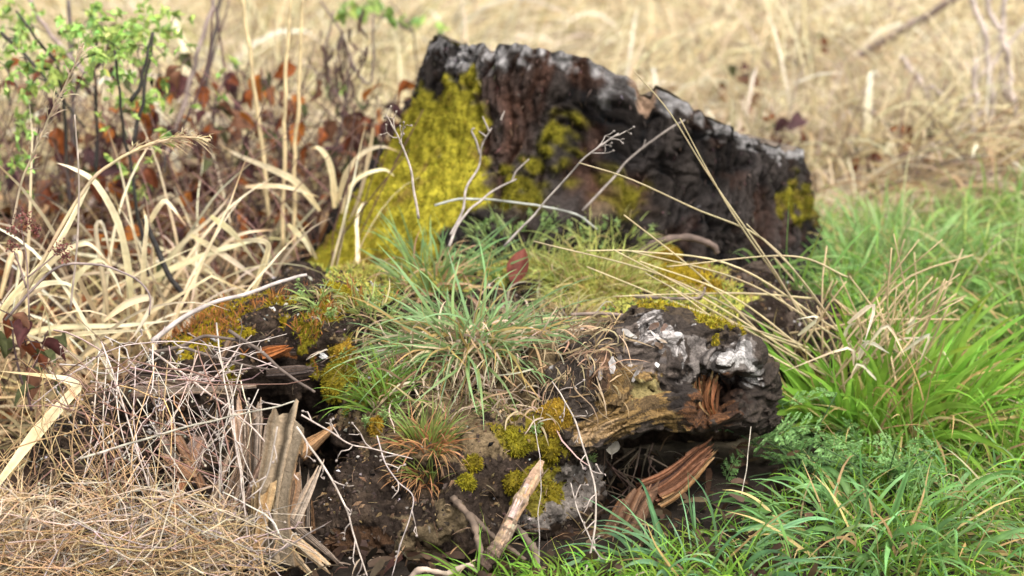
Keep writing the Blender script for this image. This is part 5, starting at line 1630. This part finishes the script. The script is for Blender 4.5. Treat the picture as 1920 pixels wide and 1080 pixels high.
gg = MB()
n = 2000
y = 3.15 + 1.75 * R.random(n) ** 1.5
x = R.uniform(-1.0, 1.0, n)
x = -0.30 * y + (x * 0.5) * y * 0.36
k = (x > -1.7) & (x < -0.16) & ~((x > -0.56) & (y < 3.5))
x, y = x[k], y[k]
n = len(x)
c0 = jit((0.36, 0.26, 0.14), n, .35, .08)
blades(gg, np.stack([x, y, gz(x, y)], 1), R.normal(size=(n, 3)) * A(.9, .6, .3) + A(0, 0, .7), R.uniform(.1, .4, n), 0.003 + .003 * R.random(n), R.uniform(.3, 2.6, n), c0, np.clip(c0 * 1.35, 0, .7), seg=8, wob=.10)
tag(gg.obj('dry_grass', M_DRY), 'thin dry grass filling the space between the reeds', 'dry grass', None, 'stuff')

# ------------------------------------------------------------------ straw meadow behind
gg = MB()


def meadow(n, Yr, Lr, W, c_, c2, lean, dr, xk=.36, wob=.07, seg=6, zr=0.0, xmin=None, xmax=None, up=.75):
    y = Yr[0] + (Yr[1] - Yr[0]) * R.random(n) ** 1.3
    x = R.uniform(-1, 1, n) * y * xk
    if xmin is not None:
        k = (x > xmin * y)
        x, y = x[k], y[k]
    if xmax is not None:
        k = (x < xmax * y)
        x, y = x[k], y[k]
    m_ = len(x)
    pt = np.stack([x, y, 0 * x], 1)
    cl = vn(pt, .45, 601)
    keep = R.random(m_) < 0.65 + 0.5 * cl
    x, y, pt, cl = x[keep], y[keep], pt[keep], cl[keep]
    m_ = len(x)
    ld = np.stack([vn(pt, .5, 602), vn(pt, .5, 603), 0 * x], 1)
    c0 = jit(c_, m_, .22, .05) * (1 + .2 * cl)[:, None]
    c1 = jit(c2, m_, .18, .05)
    blades(gg, np.stack([x, y, gz(x, y) + zr * R.random(m_)], 1), np.array(lean) + .9 * ld + R.normal(size=(m_, 3)) * A(.45, .45, .25) + A(0, 0, up), R.uniform(*Lr, m_), W * (.6 + .8 * R.random(m_)), dr * (.3 + 1.2 * R.random(m_)), np.clip(c0, 0, .8), np.clip(c1, 0, .8), seg=seg, wob=wob)


ST0, ST1 = (0.46, 0.37, 0.20), (0.70, 0.61, 0.42)
meadow(13000, (4.75, 8.5), (.18, .5), .005, ST0, ST1, (0, 0, 0), 1.3, xmin=-.45)
meadow(5200, (4.6, 7.5), (.12, .34), .006, (0.40, .29, .145), ST1, (0, 0, 0), 2.6, up=.25, zr=.08)
meadow(2600, (4.4, 6.0), (.12, .35), .006, (0.36, .25, .14), (0.50, .40, .27), (0, 0, 0), 2.2, xmin=.06, up=.35, zr=.05)
meadow(1500, (4.5, 7.5), (.2, .45), .006, (0.27, .20, .15), (0.42, .34, .27), (0, 0, 0), 1.4, xmin=.12, up=.6)
meadow(7000, (8.5, 15), (.35, .8), .012, ST0, ST1, (0, 0, 0), 1.2, seg=4)
meadow(700, (5.5, 8.5), (.2, .45), .006, (0.2, .24, .07), (0.34, .33, .12), (0, 0, 0), 1.0, xmax=-.04)
meadow(2000, (4.6, 7.0), (.15, .4), .006, (0.15, .10, .075), (0.22, .16, .12), (0, 0, 0), 1.6, xmin=-.3, up=.5)
meadow(650, (4.6, 7.5), (.2, .5), .016, (0.5, .42, .29), (0.74, .67, .54), (0, 0, 0), 2.2, xmin=-.3, up=.7)
tag(gg.obj('straw_meadow', M_DRY), 'pale dry straw meadow blurred behind the stump', 'dry grass', None, 'stuff')

# thin brown canes among the red leaves
gg = MB()
for _ in range(240):
    q = P(R.uniform(-150, 720), R.uniform(380, 520), R.uniform(3.7, 4.7))
    q[2] = 0
    tube(gg, cr([q, q + A(.05 * R.normal(), .03 * R.normal(), .14), q + A(.14 * R.normal(), .05 * R.normal(), R.uniform(.2, .45))], 6), np.linspace(.0022, .001, 6), 3, jit((0.13, 0.075, 0.06), 1, .4)[0], cap=False)
tag(gg.obj('bramble_canes', M_STALK), 'thin brown bare canes standing among the red leaves', 'canes', None, 'stuff')

# thick stems and branches blurred in the background
stick('bare_branch', 'thick brown branch slanting up through the straw at the upper right', 'branch', PX([(1530, 165), (1570, 130), (1640, 85), (1720, 40), (1800, -10)], [5.9, 5.85, 5.8, 5.7, 5.6]), 0.013, 0.010, (0.22, 0.165, 0.14), amp=.01)
for lb, lst, Y_, r0 in (('left pale stem of the bundle at the right frame edge', [(1850, 330), (1860, 210), (1850, 90), (1820, -10)], 5.0, .009), ('middle pale stem of the bundle at the right frame edge', [(1870, 280), (1885, 130), (1860, 20), (1845, -10)], 5.1, .008), ('right pale stem of the bundle at the right frame edge', [(1915, 300), (1900, 180), (1880, 80), (1885, -10)], 5.0, .008),
                        ('short broken pale stem leaning in the straw', [(1770, 230), (1720, 150), (1690, 105)], 5.2, .009), ('pale stem leaning across right of the broken one', [(1880, 330), (1790, 210), (1745, 160)], 5.1, .007), ('grey stem rising by the red leaves in the straw', [(1640, 330), (1655, 250), (1620, 170)], 5.2, .005),
                        ('pale stalk lying before the right bundle', [(1720, 290), (1790, 250), (1850, 200)], 4.9, .006), ('long pale stalk slanting in from the right edge', [(1930, 40), (1860, 120), (1800, 200)], 5.0, .005), ('upright pale stalk below the right bundle', [(1820, 320), (1825, 220), (1830, 110)], 4.9, .008)):
    stick('pale_stalk', lb, 'dry stem', PX(lst, Y_), r0, r0 * .8, (0.42, 0.345, 0.30), group='pale stems at the right back', amp=.012)
for lb, lst, Y_ in (('dark upright stem at the top left behind the green shrub', [(140, 420), (135, 200), (128, 0)], 4.4), ('dark leaning stem at the top of the bramble', [(380, 200), (400, 90), (415, -10)], 4.5), ('grey leaning stem across the green shrub top', [(160, 140), (90, 60), (50, -10)], 4.3), ('pale brown stem leaning between shrub and bramble', [(310, 300), (345, 190), (390, 40), (400, -10)], 4.2)):
    stick('bare_twig', lb, 'bare stem', PX(lst, Y_), .0055, .004, (0.10, 0.08, 0.075) if 'dark' in lb else (0.30, 0.23, 0.2), group='bare stems at the upper left', amp=.008)

# ------------------------------------------------------------------ green grass on the right
gg = MB()


def lawn(n, xr, Yr, Lr, W, c_, c2, dr, up=.9, wob=.06, seg=7, cond=None, sd=(.5, .5, .2)):
    x, y = R.uniform(*xr, n), R.uniform(*Yr, n)
    k = cond(x, y) if cond else np.ones(n, bool)
    x, y = x[k], y[k]
    m_ = len(x)
    pt = np.stack([x, y, 0 * x], 1)
    z = np.array([drop(a, b_, .6, False)[0] for a, b_ in zip(x, y)])
    ok = z < 0.16
    x, y, z, pt = x[ok], y[ok], z[ok], pt[ok]
    m_ = len(x)
    ld = np.stack([vn(pt, .16, 701), vn(pt, .16, 702), 0 * x], 1)
    tone = (1 + .25 * vn(pt, .12, 703))[:, None]
    blades(gg, np.stack([x, y, z - .005], 1), .7 * ld + R.normal(size=(m_, 3)) * np.array(sd) + A(0, -.05, up), R.uniform(*Lr, m_) * (1 + .3 * vn(pt, .2, 704)), W * (.6 + .8 * R.random(m_)), dr * (.3 + 1.3 * R.random(m_)), np.clip(jit(c_, m_, .25, .12) * tone, 0, .6), np.clip(jit(c2, m_, .28, .14) * tone, 0, .6), seg=seg, wob=wob)


GR0, GR1 = (0.15, 0.25, 0.035), (0.26, 0.48, 0.06)
GB1 = (0.26, 0.45, 0.19)
right_of_log = lambda x, y: (x > 0.30 + 0.9 * np.maximum(0, y - 3.15) * 0.3) | (y < 2.86)
lawn(6500, (0.02, 1.15), (2.58, 3.3), (.025, .07), .0026, GR0, GR1, 1.2, cond=lambda x, y: right_of_log(x, y) & (x > 0.05 + (y - 2.6) * .9))
lawn(520, (0.12, 1.0), (2.6, 3.1), (.06, .15), .0046, GR0, GB1, 1.5, cond=lambda x, y: (x > 0.14 + (y - 2.6) * 1.0))
lawn(2200, (0.05, 1.1), (2.3, 2.6), (.025, .06), .0028, GR0, GR1, 1.2)
lawn(900, (-.8, .1), (2.3, 2.58), (.03, .06), .0028, (0.34, .25, .13), (0.45, .35, .2), 2.2, up=.3)
lawn(300, (-0.06, 0.3), (2.58, 2.68), (.03, .09), .0034, GR0, GR1, 1.3)
lawn(2300, (0.45, 1.5), (3.0, 3.9), (.06, .2), .0042, GR0, GR1, 1.5, cond=lambda x, y: x > .50 + .1 * (y - 3))
lawn(4600, (0.50, 1.7), (3.6, 4.4), (.06, .17), .0048, (0.17, .24, .06), (0.34, .50, .15), 1.3, cond=lambda x, y: x > .57 - .04 * (y - 3.6))
lawn(1500, (0.50, 2.0), (4.3, 5.1), (.05, .15), .0044, (0.17, .24, .06), (0.34, .48, .15), 1.3, cond=lambda x, y: (R.random(len(x)) < np.clip((5.1 - y) / .8, 0, 1)) & (vn(np.stack([x, y, 0 * x], 1), .22, 711) > -.25))
lawn(1300, (0.52, 1.9), (3.7, 4.6), (.08, .26), .0036, (0.36, .27, .13), (0.58, .47, .28), 1.8, up=.6)
lawn(700, (0.40, .75), (3.45, 4.0), (.08, .2), .0045, (0.15, .22, .05), (0.26, .43, .14), 1.3)
lawn(900, (0.1, 1.5), (2.6, 4.5), (.06, .18), .003, (0.34, .25, .11), (0.48, .36, .18), 1.8, up=.5, cond=lambda x, y: (x > .45) | (y < 2.85))
lawn(900, (0.75, 1.5), (3.2, 3.9), (.08, .2), .004, (0.20, .14, .08), (0.36, .27, .15), 2.4, up=.35)
lawn(900, (0.62, 1.2), (2.62, 3.4), (.05, .16), .0036, (0.36, .27, .12), (0.52, .40, .2), 2.2, up=.35, cond=lambda x, y: x > .5 + (3.3 - y) * .1)
tag(gg.obj('meadow_grass', M_GRASS), 'fresh green meadow grass right of the log', 'grass', None, 'stuff')


def big_tuft(label, cx_, cy_, rad, n, Lr, W, c_, c2, dr, upb, spread, straw, parts=60):
    z0 = drop(cx_, cy_, .6, False)[0]
    root = thing('grass_clump', label, 'grass clump', (cx_, cy_, z0), 'grass clumps on the right')

    def roots(k):
        an = R.random(k) * 2 * math.pi
        rr = rad * np.sqrt(R.random(k))
        x, y = cx_ + rr * np.cos(an), cy_ + rr * np.sin(an)
        return np.stack([x, y, gz(x, y) - .005], 1), np.stack([np.cos(an) * rr / rad, np.sin(an) * rr / rad, 0 * an], 1)
    rt_, rd = roots(n)
    g2 = MB()
    blades(g2, rt_, rd * spread + R.normal(size=(n, 3)) * A(.3, .3, .15) + A(0, 0, upb), R.uniform(*Lr, n), W * (.6 + .7 * R.random(n)), dr * (.4 + R.random(n)), jit(c_, n, .18), jit(c2, n, .18), seg=9, wob=.05)
    stuff(g2.obj('green_blades', M_GRASS, root))
    rt_, rd = roots(parts)
    for k in range(parts):
        g2 = MB()
        d = nrm(rd[k] * spread + R.normal(size=3) * A(.25, .25, .1) + A(0, -.1, upb))
        L = R.uniform(*Lr) * 1.1
        p = [rt_[k]]
        for s_ in range(11):
            d = nrm(d + A(0, 0, -dr / 11 * (.3 + 1.4 * s_ / 11)) + .03 * R.normal(size=3))
            p.append(p[-1] + d * L / 11)
        ribbon(g2, p, W * R.uniform(1.4, 2.4), A(R.normal() * .5, -1, .4), jit(c_, 1, .15)[0], jit(c2, 1, .15)[0], fold=.25, twist=.5 * R.normal())
        g2.obj('leaf_blade', M_GRASS, root)
    if straw:
        rt_, rd = roots(straw)
        g2 = MB()
        c0 = jit((0.38, .27, .12), straw, .2)
        blades(g2, rt_, rd * spread * 1.2 + R.normal(size=(straw, 3)) * A(.4, .4, .15) + A(0, 0, upb * .8), R.uniform(.5, 1.0, straw) * Lr[1], .0042 * (.6 + .8 * R.random(straw)), dr * 1.8 * R.random(straw), c0, np.clip(c0 * 1.4, 0, .7), seg=9, wob=.08)
        stuff(g2.obj('dry_blades', M_DRY, root))
    return root


cl1 = big_tuft('bright green grass clump with a fan of straw stems right of the log', 0.60, 3.28, .12, 210, (.12, .27), .006, (0.15, .27, .03), (0.23, .43, .06), 1.0, 1.0, .8, 200, 120)
big_tuft('dense blue green grass clump beside the right end of the stump', 0.70, 3.92, .16, 420, (.10, .22), .0056, (0.14, .22, .06), (0.26, .43, .14), 1.3, .9, .9, 110, 50)
big_tuft('drooping long bladed grass clump at the right frame edge', 0.97, 3.58, .14, 330, (.14, .28), .0055, (0.14, .22, .05), (0.25, .42, .11), 2.2, .8, .9, 160, 40)
big_tuft('loose blue green grass clump at the bottom before the arch', 0.25, 2.70, .10, 60, (.08, .16), .0036, (0.13, .22, .08), (0.20, .40, .2), 1.5, .7, .9, 14, 18)
big_tuft('low spreading grass clump under the feathery fern leaves', 0.52, 2.82, .14, 160, (.08, .17), .0046, (0.13, .22, .06), (0.20, .40, .14), 1.7, .7, 1.0, 60, 30)
# straw fan
fan = [[(1560, 700), (1460, 520), (1330, 330), (1255, 210), (1188, 133)], [(1580, 690), (1400, 440), (1330, 325), (1275, 222)], [(1560, 600), (1440, 455), (1300, 390), (1180, 335), (1085, 305)], [(1500, 700), (1390, 590), (1300, 505), (1170, 403)],
       [(1530, 690), (1330, 565), (1150, 468)], [(1550, 705), (1350, 590), (1210, 512)], [(1500, 645), (1250, 520), (1000, 452)], [(1560, 700), (1380, 560), (1200, 490)], [(1540, 720), (1400, 640), (1260, 540)], [(1580, 640), (1400, 530), (1180, 470)],
       [(1570, 620), (1380, 500), (1200, 472), (1100, 470)], [(1520, 660), (1300, 580), (1100, 500)], [(1540, 660), (1420, 620), (1280, 575)], [(1600, 660), (1500, 520), (1400, 420)], [(1530, 560), (1400, 550), (1260, 552), (1150, 556)], [(1590, 520), (1480, 480), (1250, 500)]]
for lst in fan:
    g2 = MB()
    p = cr(PX(lst, np.linspace(3.24, 3.17, len(lst))), 20)
    tube(g2, p, np.linspace(.0018, .001, 20), 4, jit((0.58, .48, .29), 20, .08, .02) * R.uniform(.8, 1.15))
    g2.obj('straw_stem', M_DRY, cl1)
for k in range(46):
    t = R.random()
    x0, y0 = R.normal(1620, 60), R.normal(690, 35)
    if t < .55: x1, y1 = R.uniform(1640, 1830), R.uniform(430, 600)
    elif t < .8: x1, y1 = R.uniform(1420, 1560), R.uniform(420, 600)
    else: x1, y1 = R.uniform(1560, 1640), R.uniform(470, 600)
    g2 = MB()
    Y_ = R.uniform(3.2, 3.42)
    q0_, q1_ = P(x0, y0, Y_), P(x1, y1, Y_ + .05 * R.normal())
    tube(g2, cr([q0_, (q0_ + q1_) / 2 + .012 * R.normal(size=3), q1_], 8), np.linspace(.0021, .0013, 8), 4, jit((0.54, .41, .24), 8, .08, .02) * R.uniform(.8, 1.15))
    g2.obj('straw_stem', M_DRY, cl1)
for k in range(18):
    q = P(R.normal(1620, 80), R.normal(655, 40), R.uniform(3.1, 3.3))
    g2 = MB()
    ribbon(g2, cr([q, q + A(.02 * R.normal(), -.005, .03), q + A(.04 * R.normal(), -.02, .025 * R.normal())], 7), R.uniform(.004, .0075), A(.3 * R.normal(), -1, .4), jit((0.55, .45, .3), 1)[0], jit((0.66, .6, .5), 1)[0], fold=.3, twist=1.6 * R.normal())
    g2.obj('dry_leaf', M_DRY, cl1)

# ------------------------------------------------------------------ feathery hemlock leaves
def frond_mesh(L, n=6):
    gg = MB()
    cF = A(0.22, 0.38, 0.13)
    ax_ = cr([A(0, 0, 0), A(0, L * .5, .06 * L), A(0, L, -.05 * L)], 14)
    tube(gg, ax_, np.linspace(.0014, .0006, 14), 3, cF * .9, cap=False)
    for k in range(n):
        f = .3 + .68 * k / n
        q = ax_[int(f * 13)]
        pl = L * .42 * (1 - f * .75)
        for sgn in (-1, 1):
            d = nrm(A(sgn, .55, .1))
            tube(gg, [q, q + d * pl * .5, q + d * pl], .0005, 3, cF, cap=False)
            m_ = 5
            for j_ in range(m_):
                ff = (j_ + 1) / m_
                qq = q + d * pl * ff
                dd = np.array([nrm(d + A(0, .8, .15 * R.normal())), nrm(d + A(0, -.8, .15 * R.normal()))])
                sz = pl * .27 * (1.15 - ff * .6) + .0022
                blades(gg, np.repeat(qq[None], 2, 0), dd, sz, sz * .42, .3, jit(cF, 2, .12), jit(cF * 1.25, 2, .12), seg=3, wob=.02, face=A(0, 0, 1))
    V, Q_, T_, C_ = gg.arrays()
    return gg.mesh('frond', M_GRASS)


FM = [frond_mesh(L) for L in (.10, .12, .085)]
for lb, cx_, cy_, spx_, spy_, n, Yr in (('feathery hemlock plant in the grass beside the root end', 1500, 830, 75, 50, 26, (3.0, 3.12)), ('feathery hemlock plant below the bright grass clump', 1660, 880, 75, 50, 24, (2.92, 3.05)), ('small feathery hemlock plant under the straw fan', 1480, 770, 40, 20, 6, (3.12, 3.2))):
    b0 = P(cx_, cy_ + 40, sum(Yr) / 2)
    b0[2] = gz(np.array([b0[0]]), np.array([b0[1]]))[0]
    root = thing('hemlock_plant', lb, 'leafy plant', b0, 'feathery plants in the grass')
    for k in range(n):
        q = P(cx_ + spx_ * R.normal(), cy_ + spy_ * R.normal(), R.uniform(*Yr))
        q[2] = max(q[2], .03)
        d = nrm(A(.8 * R.normal(), -.6 + .5 * R.normal(), .5 + .35 * R.normal()))
        put_leaf(FM[k % 3], 'frond', q - d * .06, d, root, R.uniform(.5, .9), roll=.5 * R.normal())
        g2 = MB()
        tube(g2, cr([b0, (b0 + q - d * .06) / 2 + A(0, 0, .01), q - d * .06], 6), .0012, 3, (0.10, .17, .07))
        g2.obj('leaf_stalk', M_GRASS, root)

# dead leaves, twigs and crumbs on the dark floor under the arch
gg = MB()
n = 900
x = R.uniform(-0.36, 0.42, n)
y = np.where(x > .02, R.uniform(2.6, 3.15, n), R.uniform(2.52, 2.84, n))
t = R.random(n)
c0 = np.where((t < .6)[:, None], jit((0.07, 0.042, 0.026), n, .4), np.where((t < .85)[:, None], jit((0.17, 0.11, 0.065), n, .4), jit((0.30, .24, .17), n, .3)))
blades(gg, np.stack([x, y, gz(x, y) + .004 + .025 * R.random(n)], 1), R.normal(size=(n, 3)) * A(1, 1, .45), R.uniform(.012, .05, n), np.where(t < .5, .011, .0025), 1.0, c0, c0 * .9, seg=4, wob=.15)
tag(gg.obj('forest_debris', M_LEAF), 'dark crumbled leaves and twigs on the floor under the arch', 'debris', None, 'stuff')
